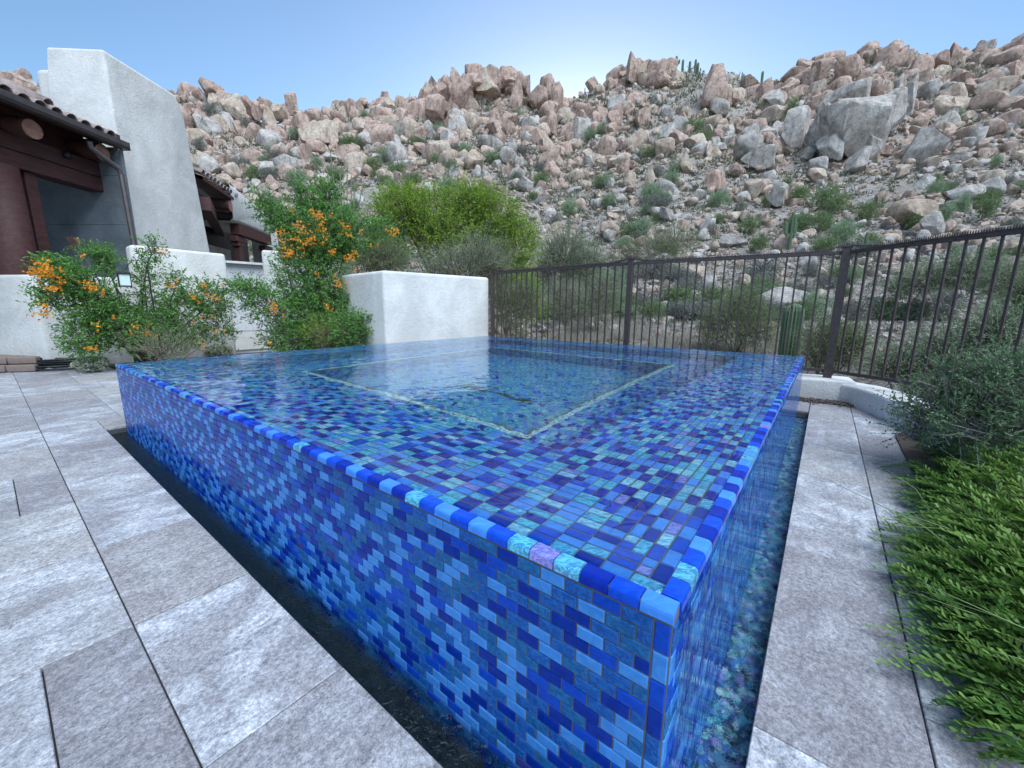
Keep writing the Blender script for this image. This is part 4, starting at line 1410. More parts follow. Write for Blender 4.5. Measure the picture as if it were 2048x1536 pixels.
simple_bush('creosote_bush', 'bushy green shrub behind the fence end beside the corner wall', 'shrub', gb(1020, 640, 9.5),
            [lob(1015, 620, 9.5, 38, 48, 1), lob(1050, 600, 9.6, 30, 40, .7), lob(1000, 580, 9.5, 20, 40, .4)], 1000, .3, 10, .05, .011, L_CREO, up=.6, shell=.2, ntips=18)
simple_bush('mesquite_shrub', 'grey-green shrub behind the middle fence post', 'shrub', gb(1190, 690, 14),
            [lob(1180, 610, 14, 65, 50, 1.3), lob(1210, 580, 14, 40, 30, .6), lob(1120, 600, 14.5, 38, 38, .8)], 1300, .4, 9, .065, .012, L_SAGE, up=.5, shell=.2, ntips=18)
simple_bush('creosote_bush', 'rounded green shrub behind the fence left of the short cactus', 'shrub', gb(1475, 690, 11),
            [lob(1475, 640, 11, 75, 45, 1.6), lob(1430, 660, 11, 40, 34, .6), lob(1520, 665, 11, 40, 38, .6), lob(1490, 600, 11.1, 40, 20, .4)], 1500, .32, 10, .06, .010, L_CREO, up=.6, shell=.2, ntips=18)
simple_bush('creosote_bush', 'green shrub behind the fence between the short cactus and thick post', 'shrub', gb(1645, 720, 8.2),
            [lob(1645, 690, 8.2, 48, 45, 1.2), lob(1700, 700, 8.2, 40, 40, .8)], 900, .26, 9, .05, .009, L_CREO, up=.6, shell=.2, ntips=16)
simple_bush('mesquite_shrub', 'wide pale green shrub low behind the right fence section', 'shrub', gb(1850, 740, 6.8),
            [lob(1800, 735, 6.8, 65, 28, .8), lob(1900, 715, 6.8, 80, 45, 1.2), lob(1990, 670, 6.9, 60, 40, 1)], 1200, .3, 9, .05, .010, L_SAGE, up=.6, shell=.2, ntips=18)
simple_bush('mesquite_shrub', 'dark grey-green tree-like shrub behind the right fence rail', 'shrub', gb(1890, 610, 24),
            [lob(1850, 560, 24, 55, 26, 1.0), lob(1925, 545, 24, 48, 34, 1.2), lob(1800, 575, 24, 36, 18, .5), lob(2010, 560, 24, 45, 30, .8)], 1200, .6, 9, .12, .022, L_SAGE, up=.3, shell=.2, ntips=16)
simple_bush('creosote_bush', 'olive shrub at the far right edge behind the fence', 'shrub', gb(2060, 620, 15),
            [lob(2055, 600, 15, 42, 40, 1.2)], 500, .45, 9, .08, .015, L_CREO, up=.4, shell=.2, ntips=12)
simple_bush('creosote_bush', 'dim green shrub straddling the rail left of the middle fence post', 'shrub', gb(1330, 560, 26),
            [lob(1300, 500, 26, 60, 28, 1), lob(1350, 485, 26, 50, 26, 1), lob(1250, 515, 26, 35, 20, .4)], 900, .6, 9, .11, .02, L_CREO, up=.5, shell=.2, ntips=12)
# ocotillo
t = thing('ocotillo', 'tall thin grey-green ocotillo wands behind the tall flowering shrub', 'cactus', tuple(gb(690, 560, 13)))
wb = gb(690, 560, 13)
for (px_, py_) in ((655, 300), (662, 330), (675, 345), (690, 330), (700, 350), (712, 345), (720, 365), (668, 360), (684, 370)):
    tip = atd(px_ + 4, py_, 13) - wb
    k = np.linspace(0, 1, 9)[:, None]
    pts = np.array([0, 0, 0.]) + tip * np.c_[k ** 1.5, k ** 1.5, k] + R.normal(0, .02, (9, 3))
    mb = MB()
    mb.tube(pts, np.linspace(.03, .012, 9), 6, tone=.4)
    n = 120
    kk = R.uniform(.15, 1, n)
    pp = np.stack([np.interp(kk, k[:, 0], pts[:, i]) for i in range(3)], 1)
    leaves(mb, pp, R.normal(size=(n, 3)), .05, .02, R.uniform(.3, .9, n))
    obj('cane', mb, L_SAGE, t, tone=True)

# ------------------------------------------------------------------ cacti
def ribbed(mb, pts, rad, ribs=14):
    pts = np.asarray(pts, float)
    n = ribs * 2
    d = np.gradient(pts, axis=0)
    V, tone = [], []
    for i in range(len(pts)):
        t_ = unit(d[i])
        x = unit(np.cross(np.array([.2, 1, .1]), t_)); y = np.cross(t_, x)
        for k in range(n):
            a = k * PI / ribs
            rr_ = rad[i] * (1.0 if k % 2 == 0 else .82)
            V.append(pts[i] + rr_ * (math.cos(a) * x + math.sin(a) * y))
            tone.append(.85 if k % 2 == 0 else .2)
    F = []
    for i in range(len(pts) - 1):
        for k in range(n):
            k2 = (k + 1) % n
            F.append([i * n + k, i * n + k2, (i + 1) * n + k2, (i + 1) * n + k])
    mb.add(V, F, 0, np.array(tone))
def column(h, r, ribs=14, base=(0, 0, 0)):
    k = np.array([0, .2, .5, .8, .9, .95, .98, 1.0])
    rad = r * np.array([.85, .95, 1, 1, .95, .78, .5, .08])
    mb = MB()
    ribbed(mb, np.array(base) + np.c_[0 * k, 0 * k, k * h], rad, ribs)
    return mb
def saguaro(label, base, h, r, arms=(), group=None, ribs=12):
    t = thing('saguaro', label, 'cactus', tuple(base), group)
    obj('column', column(h, r, ribs), L_CACT, t, tone=True)
    for (z0_, out, ah, ang) in arms:
        c = np.array([math.cos(ang), math.sin(ang), 0])
        pts = [c * r * .6 + (0, 0, z0_), c * out * .7 + (0, 0, z0_ - .02 * h), c * out + (0, 0, z0_ + .05 * h), c * out + (0, 0, z0_ + ah * .6), c * out + (0, 0, z0_ + ah * .9), c * out + (0, 0, z0_ + ah)]
        mb = MB()
        ribbed(mb, pts, r * np.array([.6, .7, .75, .75, .6, .1]), 9)
        obj('arm', mb, L_CACT, t, tone=True)
    return t
p = gb(1575, 720, 8.8)
htop = atd(1583, 607, 8.8)[2]
saguaro('short single-column saguaro standing close behind the fence', p, htop - p[2], .165, ribs=18)
def sag_px(label, px, pyb, pyt, wpx, arms=(), group=None, rmin=9):
    b, d_ = hit(px, pyb, rmin)
    s_, s2_ = mpp(b)
    h = (pyb - pyt) * s2_ * 1.05
    saguaro(label, b - (0, 0, .15), h, max(wpx * s_ / 2, .12), [(z_ * h, o_ * s_, a_ * h, an) for z_, o_, a_, an in arms], group, 9)
sag_px('saguaro with a candelabra of arms on the slope above the fence', 1578, 500, 428, 8, [(.42, 9, .34, 0), (.40, 14, .32, PI), (.44, 7, .30, PI / 2), (.38, 14, .28, .4), (.45, 9, .2, 2.6), (.5, 5, .42, -.6)], rmin=20)
sag_px('saguaro cluster just right of the thick fence post', 1727, 515, 465, 7, [(.3, 9, .4, PI), (.25, 13, .3, 2.8), (.4, 6, .3, 0)], rmin=20)
sag_px('thin straight saguaro on the middle slope right of the dome', 1762, 425, 395, 6, rmin=20)
sag_px('many-armed saguaro seen through the right fence section', 1940, 590, 490, 9, [(.3, 12, .5, 0), (.35, 10, .4, PI), (.5, 8, .4, .5), (.25, 18, .3, 2.7)], rmin=15)
sag_px('slim saguaro between pickets at the right edge', 1985, 600, 535, 10, [(.4, 9, .25, PI)], rmin=15)
sag_px('slim saguaro rising behind the pale shrub right of the lime tree', 1137, 490, 440, 6, rmin=20)
for i, (px_, pt, pb_) in enumerate(((1352, 117, 134), (1365, 124, 138), (1379, 127, 141), (1390, 124, 143), (1395, 130, 145), (1523, 148, 168))):
    lab = ('leftmost of the saguaros on the skyline', 'second saguaro from the left on the skyline', 'third saguaro from the left on the skyline', 'tallest of the saguaros on the skyline', 'saguaro right beside the tallest one on the skyline', 'lone dark saguaro on the skyline right of the big spire')[i]
    r_ = 169.5
    b = atd(px_, pb_, r_)
    saguaro(lab, b - (0, 0, 1.5), (pb_ - pt) * mpp(b)[1] + 2.0, .42, [(2.6, 1.0, 1.3, 0)] if i in (0, 3) else [], 'saguaros along the ridge', 8)

# ------------------------------------------------------------------ boulders
BM = {}
def bmesh_of(kind, k):
    key = (kind, k)
    if key not in BM:
        if kind == 'block': v, f = rock(3, 100 + k, .6, 12, .5, .85)
        elif kind == 'round': v, f = rock(3, 200 + k, .3, 10, .62, .92)
        elif kind == 'slab': v, f = rock(3, 300 + k, .7, 8, .5, .9)
        elif kind == 'spire':
            v, f = rock(3, 400 + k, .5, 8, .6, .95)
            tz = (v[:, 2:] + 1) / 2
            v = v * np.concatenate([1 - .55 * tz ** 1.3, 1 - .55 * tz ** 1.3, np.ones_like(tz)], 1)
        else: v, f = rock(3, 500 + k, .9, 9, .6, .92)      # column
        BM[key] = v, f
    return BM[key]
bcache = {}
def boulder(label, base, size, kind, k, mt, rot=0, tilt=0, group='granite boulders on the hillside', name='boulder'):
    key = (kind, k, mt.name)
    if key not in bcache:
        v, f = bmesh_of(kind, k)
        me = MB().add(v, f).mesh('boulder', smooth=True)
        me.set_sharp_from_angle(angle=math.radians(40))
        me.materials.append(mt)
        bcache[key] = me
    o = link(name, bcache[key], (), None, label=label, category='boulder', group=group)
    o.location = base
    o.scale = size
    o.rotation_euler = (R.normal(0, .08), tilt, rot)
    return o
def bpx(label, px, py, wpx, hpx, kind, mt=None, tilt=0, depth=None, sink=.25):
    """boulder whose outline in the photo is centred at (px, py)"""
    b, d_ = hit(px, min(py + hpx * .5, 700), 9)
    d_ = max(d_, 9)
    if d_ > 166:
        d_ = 167.0
    c = atd(px, py, d_)
    ax_, az_ = mpp(c)
    s_ = ax_
    sx, sz = wpx * ax_ / 2, hpx * az_ / 2
    ang = -math.atan2(c[0], c[1])
    mt = mt or (M_ROCKP if py < 260 else M_ROCKT)
    return boulder(label, c, (sx, depth * s_ if depth else min(sx, sz) * 1.0, sz), kind, int(R.integers(6)), mt, ang + R.normal(0, .15), tilt)
LM = [ # notable rocks: label, px, py, w, h, kind, material
 ('large smooth face of the grey dome high on the right slope', 1712, 250, 130, 120, 'round', M_ROCKG),
 ('left shoulder block of the grey dome beside a vertical crack', 1645, 262, 62, 92, 'block', M_ROCKG),
 ('flat top slab lying across the grey dome', 1695, 200, 130, 44, 'slab', M_ROCKG),
 ('pale bedrock pavement step left of the grey dome', 1590, 262, 60, 70, 'slab', M_ROCKG),
 ('stack of split blocks on the crown of the grey dome', 1740, 172, 60, 40, 'block', M_ROCKT),
 ('pinkish block wedged above the left shoulder of the dome', 1640, 205, 56, 40, 'block', M_ROCKP),
 ('tilted wedge rock under the right facet of the dome', 1740, 292, 60, 50, 'block', M_ROCKG),
 ('overhanging right facet of the grey dome', 1778, 232, 62, 84, 'block', M_ROCKG),
 ('cracked lower left block of the grey dome', 1662, 296, 60, 60, 'block', M_ROCKG),
 ('pointed tall pink spire on the ridge right of the saguaros', 1432, 168, 56, 95, 'spire', M_ROCKP),
 ('upright pink spire at the left end of the middle summit', 1266, 140, 26, 58, 'column', M_ROCKP),
 ('rounded pink block topping the outcrop left of the notch', 1093, 175, 40, 50, 'spire', M_ROCKP),
 ('square pink block under the rounded top left of the notch', 1075, 200, 42, 45, 'column', M_ROCKP),
 ('pink block leaning at the very notch of the ridge', 1115, 200, 26, 60, 'column', M_ROCKP),
 ('tall cracked pink block beside the notch outcrop', 1033, 192, 32, 55, 'spire', M_ROCKP),
 ('large pink tower block at the right of the columnar cliff', 1018, 165, 36, 56, 'column', M_ROCKP),
 ('fluted pink cliff block in the middle of the columnar cliff', 978, 168, 44, 66, 'column', M_ROCKP),
 ('squarish pink cliff block with a horizontal crack', 945, 165, 40, 50, 'block', M_ROCKP),
 ('smooth arch-topped pink cliff block', 925, 195, 40, 60, 'column', M_ROCKP),
 ('narrow pink pillar in the columnar cliff', 911, 170, 22, 55, 'column', M_ROCKP),
 ('pink stacked pillar at the left end of the columnar cliff', 868, 180, 34, 40, 'block', M_ROCKP),
 ('striped pink pillar base at the left end of the columnar cliff', 873, 220, 44, 55, 'column', M_ROCKP),
 ('pink block low in the columnar cliff', 905, 225, 36, 40, 'block', M_ROCKP),
 ('small balanced rock on its pedestal left of the columnar cliff', 768, 192, 20, 18, 'block', M_ROCKP),
 ('rounded knob rock standing on the left skyline', 582, 207, 24, 44, 'column', M_ROCKP),
 ('broad pink block on the left skyline behind the tower', 428, 186, 42, 34, 'round', M_ROCKP),
 ('top knob of the left skyline outcrop', 410, 172, 24, 24, 'round', M_ROCKP),
 ('large tilted grey slab under the left skyline', 470, 222, 55, 56, 'block', M_ROCKT),
 ('smooth grey rock shelf on the left hillside', 645, 268, 90, 50, 'slab', M_ROCKT),
 ('pale leaning wedge rock below the left skyline', 540, 245, 36, 50, 'spire', M_ROCKT),
 ('upright pale oval rock in front of the grey shelf', 663, 274, 17, 22, 'spire', M_ROCKT),
 ('bright pink cube perched above the middle of the slope', 987, 250, 36, 32, 'block', M_ROCKP),
 ('brown rounded boulder at mid slope above the lime tree', 948, 322, 38, 36, 'round', M_ROCKT),
 ('large pink boulder in the middle of the hillside', 1228, 242, 28, 34, 'round', M_ROCKP),
 ('twin tan tooth rocks standing on the slope', 1418, 300, 16, 34, 'spire', M_ROCKT),
 ('tan tooth rock with a rounded head', 1368, 318, 26, 38, 'spire', M_ROCKT),
 ('large tan boulder split beside its neighbour at mid slope', 1325, 300, 44, 32, 'block', M_ROCKT),
 ('tan pinnacle stack at mid slope', 1300, 358, 26, 50, 'spire', M_ROCKT),
 ('cut tan cube at the foot of the grey pile', 1510, 375, 56, 44, 'block', M_ROCKT),
 ('overhanging grey cap rock of the pile left of the dome', 1515, 320, 66, 40, 'slab', M_ROCKG),
 ('grey block heading the pile left of the dome', 1490, 300, 60, 44, 'block', M_ROCKG),
 ('grey cube rock upper left of the dome', 1548, 203, 40, 36, 'block', M_ROCKG),
 ('pale square slab standing below the dome', 1632, 335, 42, 30, 'block', M_ROCKG),
 ('split grey boulder at the foot of the dome', 1675, 300, 66, 34, 'round', M_ROCKG),
 ('grey leaning flake right of the dome base', 1765, 265, 42, 66, 'spire', M_ROCKG),
 ('white fallen slab under the dome', 1720, 320, 56, 44, 'slab', M_ROCKG),
 ('broken white ledge right of the dome', 1850, 290, 95, 60, 'slab', M_ROCKG),
 ('tall narrow grey fin on the right cliff', 1822, 190, 20, 78, 'column', M_ROCKG),
 ('second narrow grey fin on the right cliff', 1795, 180, 18, 60, 'column', M_ROCKG),
 ('big pink block atop the right cliff', 1738, 100, 46, 34, 'round', M_ROCKP),
 ('rounded grey-pink block at the crest of the right cliff', 1788, 98, 40, 38, 'round', M_ROCKP),
 ('tilted sharp slab on the right skyline', 1962, 100, 32, 34, 'spire', M_ROCKP),
 ('upright grey block on the right skyline', 1912, 112, 36, 44, 'column', M_ROCKP),
 ('large pale boulder face under the right cliff crest', 1690, 150, 52, 50, 'block', M_ROCKP),
 ('wide cracked block below the right cliff crest', 1645, 140, 56, 56, 'block', M_ROCKP),
 ('long tan whaleback boulder low on the right slope', 1822, 428, 96, 50, 'round', M_ROCKT),
 ('grey boulder beside the whaleback above the fence', 1862, 450, 54, 46, 'block', M_ROCKG),
 ('low grey whaleback on the right slope', 1935, 385, 80, 36, 'round', M_ROCKG),
 ('brown boulder at the foot of the hill above the fence post', 1220, 460, 38, 30, 'round', M_ROCKT),
 ('pale boulder resting at the hill foot behind the rail', 1322, 518, 42, 22, 'block', M_ROCKG),
 ('tan boulder behind the rail, middle of its trio', 1362, 510, 36, 26, 'round', M_ROCKT),
 ('pale small boulder, right of the trio behind the rail', 1392, 516, 26, 20, 'round', M_ROCKG),
 ('big tan boulder seen between pickets left of centre', 1388, 548, 50, 32, 'round', M_ROCKT),
 ('pale egg boulder between pickets', 1418, 562, 30, 36, 'round', M_ROCKG),
 ('tan upright boulder between pickets in front of the slab', 1488, 565, 24, 30, 'round', M_ROCKT),
 ('smooth pale bedrock slab behind the pickets', 1560, 600, 130, 46, 'round', M_ROCKG),
 ('tan boulder just left of the thick fence post', 1645, 548, 24, 26, 'round', M_ROCKT),
 ('grey flat boulder above the fence left of the cactus', 1465, 482, 56, 26, 'slab', M_ROCKG),
 ('tan boulder cut by shade at the hill foot', 1495, 435, 28, 26, 'round', M_ROCKT),
 ('orange-tan blocky boulder beside it at the hill foot', 1530, 440, 24, 26, 'block', M_ROCKT),
 ('brown low boulder in the shade of the lime tree', 770, 355, 34, 26, 'round', M_ROCKT),
 ('grey angular boulder above the tall flowering shrub', 740, 395, 60, 32, 'slab', M_ROCKG),
 ('pale boulder on the far right above the rail', 1985, 375, 60, 34, 'block', M_ROCKG),
 ('tan boulder through the far right pickets', 1995, 500, 30, 34, 'block', M_ROCKT),
]
for lab, px_, py_, wp, hp, kd, mt in LM:
    bpx(lab, px_, py_, wp * 1.08, hp * 1.12, kd, mt)
# ridge crest: the packed blocks of the skyline outcrops
def crest(x0, x1, n, ytop, hmin, hmax, kinds, label, grp):
    LB_ = '{} ' + label
    for i in range(n):
        px_ = x0 + (x1 - x0) * (i + R.uniform(.1, .9)) / n
        hh = R.uniform(hmin, hmax)
        yt = np.interp(px_, *zip(*ytop)) + R.uniform(-4, 14)
        ww = hh * R.uniform(.8, 1.45)
        d_ = R.uniform(163, 169)
        hh *= 1.35
        c = atd(px_, yt + hh / 2 + 2, d_)
        ax_, az_ = mpp(c)
        kd = kinds[int(R.integers(len(kinds)))]
        label = LB_.format({'column': 'upright', 'spire': 'pointed', 'block': 'squarish', 'round': 'rounded'}[kd] + (' large' if hh > (hmin + hmax) * .78 else ' small'))
        boulder(label, c, (ww * ax_ / 2, ww * ax_ / 2, hh * az_ / 2), kd, int(R.integers(6)), M_ROCKP if R.random() < .8 else M_ROCKT, R.uniform(0, 6), R.normal(0, .1), grp)
crest(360, 640, 18, [(360, 185), (410, 165), (470, 190), (560, 200), (640, 215)], 16, 36, ('round', 'block'), 'pink boulder among the skyline rocks right behind the tower', 'skyline boulders behind the tower')
crest(645, 850, 16, [(645, 212), (680, 195), (760, 190), (850, 190)], 14, 30, ('round', 'block', 'column'), 'pink block in the low skyline left of the columnar cliff', 'skyline boulders left of the cliff')
crest(845, 1045, 26, [(845, 172), (880, 155), (960, 138), (1040, 145)], 22, 46, ('column', 'spire', 'block'), 'pink pillar packed into the columnar cliff on the ridge', 'pillars of the columnar cliff')
crest(1130, 1240, 9, [(1130, 200), (1180, 175), (1240, 140)], 14, 26, ('round', 'block'), 'pink block on the ridge climbing right of the notch', 'skyline boulders right of the notch')
crest(1240, 1345, 13, [(1240, 130), (1270, 120), (1320, 112), (1345, 125)], 18, 36, ('spire', 'column', 'block'), 'pink spiky block on the middle summit', 'blocks of the middle summit')
crest(1400, 1600, 15, [(1400, 148), (1440, 150), (1530, 160), (1580, 135), (1600, 130)], 14, 34, ('spire', 'block', 'column'), 'pink block on the ridge beside the big spire', 'skyline boulders beside the spire')
crest(1600, 1850, 24, [(1600, 120), (1640, 105), (1690, 110), (1740, 90), (1800, 95), (1850, 115)], 24, 52, ('block', 'round', 'column'), 'big pink-grey block of the right cliff crest', 'blocks of the right cliff crest')
crest(1850, 2080, 20, [(1850, 115), (1900, 95), (1960, 95), (2000, 95), (2080, 65)], 22, 46, ('block', 'round', 'spire'), 'pink-grey block on the skyline at the far right', 'skyline boulders at the far right')
crest(-20, 80, 5, [(-20, 140), (30, 140), (80, 160)], 18, 30, ('block', 'round'), 'pink boulder on the skyline left of the tower', 'skyline boulders left of the tower')
# second rows under the cliffs
crest(860, 1050, 16, [(860, 205), (960, 195), (1050, 205)], 22, 42, ('column', 'block'), 'pink block in the lower row of the columnar cliff', 'pillars of the columnar cliff')
crest(1560, 1860, 22, [(1560, 170), (1640, 150), (1740, 140), (1860, 160)], 26, 50, ('block', 'column', 'round'), 'pink-grey block in the lower row of the right cliff', 'blocks of the right cliff crest')
def zone_of(px):
    for lim, nm in ((560, 'behind the far porch'), (740, 'above the tall orange shrub'), (920, 'below the columnar cliff'), (1110, 'above the lime tree'), (1280, 'below the notch'), (1430, 'below the middle summit'), (1600, 'left of the grey dome'), (1800, 'around the grey dome'), (3000, 'right of the grey dome')):
        if px < lim:
            return nm
# remaining large boulders on the slope
for _ in range(62):
    px_ = R.uniform(380, 2046)
    lo_ = np.interp(px_, [380, 900, 1130, 1430, 2048], [250, 270, 215, 200, 180])
    py_ = R.uniform(lo_, 480)
    wp = R.uniform(24, 46) * (1.0 if px_ > 1000 else .8)
    zone = zone_of(px_)
    kd = ('block', 'round', 'slab', 'block')[int(R.integers(4))]
    mt = (M_ROCKT, M_ROCKG, M_ROCKP)[int(R.choice(3, p=[.45, .35, .2] if py_ > 300 else [.3, .2, .5]))]
    hz = 'upper' if py_ < 290 else ('middle' if py_ < 380 else 'lower')
    bpx(('wide ' if wp > 36 else 'small ') + {'block': 'squarish', 'round': 'rounded', 'slab': 'flat-faced'}[kd] + ' ' + {'tan_granite': 'tan', 'grey_granite': 'grey', 'pink_granite': 'pink'}[mt.name] + ' boulder on the open ' + hz + ' slope ' + zone, px_, py_, wp, wp * R.uniform(.6, .95), kd, mt, R.normal(0, .2))
# the rest of the rock litter
SM_ = [rock(1, 700 + i, .6, 6, .5, .9) for i in range(14)] 
SM0 = [rock(0, 800 + i, .4, 2, .7, .95) for i in range(10)]
SM2 = [rock(2, 760 + i, .55, 7, .55, .9) for i in range(12)]
lit = [MB(), MB(), MB()]
def litter(n, pxmin, pxmax, slope_lo=True):
    pass
NB = 32000
pxs = R.uniform(-40, 2090, NB)
tfrac = R.uniform(0, 1, NB) ** 1.15
dirs = np.stack([ray(x, 400) for x in pxs])
azs = np.arctan2(dirs[:, 0], dirs[:, 1])
rd = 14 + (169 - 14) * np.clip((tfrac ** 1.15), 0, 1)
spx = np.clip(R.pareto(2.1, NB) * 4.4 + 3.6, 3.6, 32) * (1 + .35 * (rd > 110))
xs_, ys_ = np.sin(azs) * rd, np.cos(azs) * rd
zs_ = terrain(xs_, ys_)
keep = fbm(xs_ * .09, ys_ * .09, 21) + .22 * (rd / 170) + R.uniform(-.3, .3, NB) > -.17
keep &= ~((pxs > 1338) & (pxs < 1408) & (rd > 140)) & ~((pxs > 1512) & (pxs < 1534) & (rd > 155))
for i in np.nonzero(keep)[0]:
    s_ = spx[i] * rd[i] * math.cos(azs[i]) / FPX / 2
    if rd[i] < 40: s_ *= .8
    v, f = SM2[R.integers(12)] if spx[i] > 15 else (SM_[R.integers(14)] if spx[i] > 6 else SM0[R.integers(10)])
    a = R.uniform(0, 2 * PI)
    ca, sa = math.cos(a), math.sin(a)
    rot = np.array([[ca, sa, 0], [-sa, ca, 0], [0, 0, 1]])
    vv = (v * (s_ * R.uniform(.8, 1.4), s_ * R.uniform(.6, 1.0), s_ * R.uniform(.5, 1.1) * (1 + .9 * max(0, rd[i] / 170 - .55)))) @ rot
    tl = R.normal(0, .35)
    ct, st_ = math.cos(tl), math.sin(tl)
    vv = vv @ np.array([[ct, 0, st_], [0, 1, 0], [-st_, 0, ct]])
    up_ = rd[i] / 170
    k = int(R.choice(3, p=[.15 + .45 * up_, .45 - .25 * up_, .4 - .2 * up_]))
    lit[k].add(vv + (xs_[i], ys_[i], zs_[i] + s_ * (.25 if rd[i] < 150 else .0)), f)
allr = MB()
for k in range(3):
    for v, f in zip(lit[k].v, lit[k].f):
        pass
    V = np.concatenate(lit[k].v); F = np.concatenate(lit[k].f)
    allr.add(V, F, k)
rl = obj('rock_litter', allr, [M_ROCKP, M_ROCKT, M_ROCKG], smooth=True, kind='stuff')
rl.data.set_sharp_from_angle(angle=math.radians(42))

# ------------------------------------------------------------------ hillside shrubs
def proto(nm, ntw, nl, L, W, mt, flat_=.75, up=.5, tl=.35):
    lobes = [((R.uniform(-.45, .45), R.uniform(-.4, .4), R.uniform(.45, .7)), (.5, .5, .4 * flat_), 1) for _ in range(6)]
    fo, tw = bush_shape(lobes, ntw, tl, nl, L, W, up, .2, .5)
    me = fo.mesh('desert_shrub', tone=True)
    me.materials.append(mt)
    return me
PR = {'green': [proto('g', 300, 8, .14, .035, L_CREO) for _ in range(4)], 'grey': [proto('s', 300, 8, .13, .035, L_BURS, .6) for _ in range(3)], 'sage': [proto('a', 320, 8, .16, .03, L_SAGE) for _ in range(4)]}
def hshrub(px, py, wpx, hpx, kind, label, grp, rmin=12):
    b, d_ = hit(px, min(py + hpx * .45, 640), rmin)
    s_, s2_ = mpp(b)
    me = PR[kind][int(R.integers(len(PR[kind])))]
    o = link('desert_shrub', me, (), None, label=label, category='shrub', group=grp)
    o.location = b - np.array([0, 0, .1 * hpx * s_])
    o.scale = (wpx * s_ * .52, wpx * s_ * .52, hpx * s2_ * .95)
    o.rotation_euler = (0, 0, R.uniform(0, 6))
SH = [(1600, 392, 56, 40, 'green', 'dull green shrub at the foot of the tan cut cube'), (1640, 400, 70, 44, 'green', 'largest green shrub on the lower right slope'), (1680, 412, 60, 40, 'green', 'green shrub joined right of the largest green one'), (1495, 455, 52, 32, 'green', 'yellowish shrub under the two tan boulders'),
      (1600, 450, 66, 40, 'green', 'olive shrub right beside the candelabra saguaro'), (1690, 470, 70, 44, 'sage', 'pale sage shrub above the thick fence post'), (1640, 495, 80, 36, 'green', 'low olive shrub just over the rail'), (1975, 400, 76, 36, 'green', 'dark green shrub on the far right slope'), (1890, 430, 60, 34, 'sage', 'sage shrub beside the grey boulder on the right'),
      (1740, 425, 60, 40, 'green', 'green shrub left of the long tan whaleback'), (1870, 380, 60, 30, 'sage', 'sage shrub above the whaleback'), (1385, 255, 42, 24, 'green', 'green shrub high in the middle slope'), (1400, 280, 44, 30, 'green', 'green shrub behind the twin tooth rocks'), (1255, 462, 48, 30, 'green', 'green shrub beside the brown boulder'), (1200, 365, 30, 28, 'green', 'round green shrub at the centre of the slope'),
      (1345, 360, 40, 30, 'sage', 'sage shrub beside the tan pinnacle stack'), (1310, 410, 70, 32, 'grey', 'grey scrub patch above the rail'), (600, 360, 54, 34, 'sage', 'sage shrub above the far porch roof'), (560, 320, 50, 30, 'grey', 'grey shrub on the left slope'), (480, 330, 60, 36, 'grey', 'grey shrub right of the tower'), (430, 235, 54, 40, 'grey', 'grey shrub beneath the tilted slab'), (500, 260, 60, 36, 'grey', 'grey shrub under the left skyline rocks'),
      (745, 335, 42, 30, 'green', 'green shrub left of the brown boulder at mid slope'), (700, 290, 50, 30, 'green', 'green shrub right of the grey rock shelf'), (840, 290, 34, 22, 'green', 'green shrub below the columnar cliff'), (1530, 215, 34, 26, 'green', 'green shrub left of the dome top'), (1580, 225, 30, 44, 'green', 'upright green shrub at the left edge of the dome'), (1085, 360, 40, 26, 'green', 'green shrub above the lime tree')]
for px_, py_, wp, hp, kd, lab in SH:
    hshrub(px_, py_, wp, hp, kd, lab, 'shrubs on the hillside')
for _ in range(172):
    px_ = R.uniform(380, 2046) if R.random() > .35 else R.uniform(380, 900)
    lo_ = np.interp(px_, [380, 900, 1130, 1430, 2048], [220, 235, 215, 200, 170])
    py_ = lo_ + (520 - lo_) * R.uniform(0, 1) ** .8
    wp = R.uniform(20, 50) * np.interp(py_, [200, 500], [.7, 1.3])
    zone = zone_of(px_)
    kd = ('green', 'grey', 'sage')[int(R.choice(3, p=[.4, .32, .28]))]
    word = {'green': 'small green', 'grey': 'small grey twiggy', 'sage': 'small pale sage'}[kd]
    hz = 'upper' if py_ < 290 else ('middle' if py_ < 380 else 'lower')
    hshrub(px_, py_, wp, wp * R.uniform(.5, .75), kd, word + ' shrub among ' + hz + '-slope rocks ' + zone, 'shrubs on the hillside')
# low scrub on the flat behind the fence
for _ in range(95):
    px_ = R.uniform(1060, 2070)
    py_ = 540 + 150 * R.uniform(0, 1) ** 1.2
    b = at(px_, py_, -.3) if py_ > 650 else None
    wp = R.uniform(46, 92)
    kd = ('grey', 'grey', 'sage', 'green')[int(R.integers(4))]
    word = ('wide ' if wp > 60 else 'small ') + {'green': 'low green', 'grey': 'low grey bursage', 'sage': 'low pale sage'}[kd]
    where = 'left fence section' if px_ < 1262 else ('middle fence section' if px_ < 1690 else 'right fence section')
    row_ = 'far back on the flat behind the ' if py_ < 600 else 'close behind the '
    hshrub(px_, py_, wp, wp * R.uniform(.4, .6), kd, word + ' shrub ' + row_ + where, 'shrubs on the flat behind the fence', 9.2)
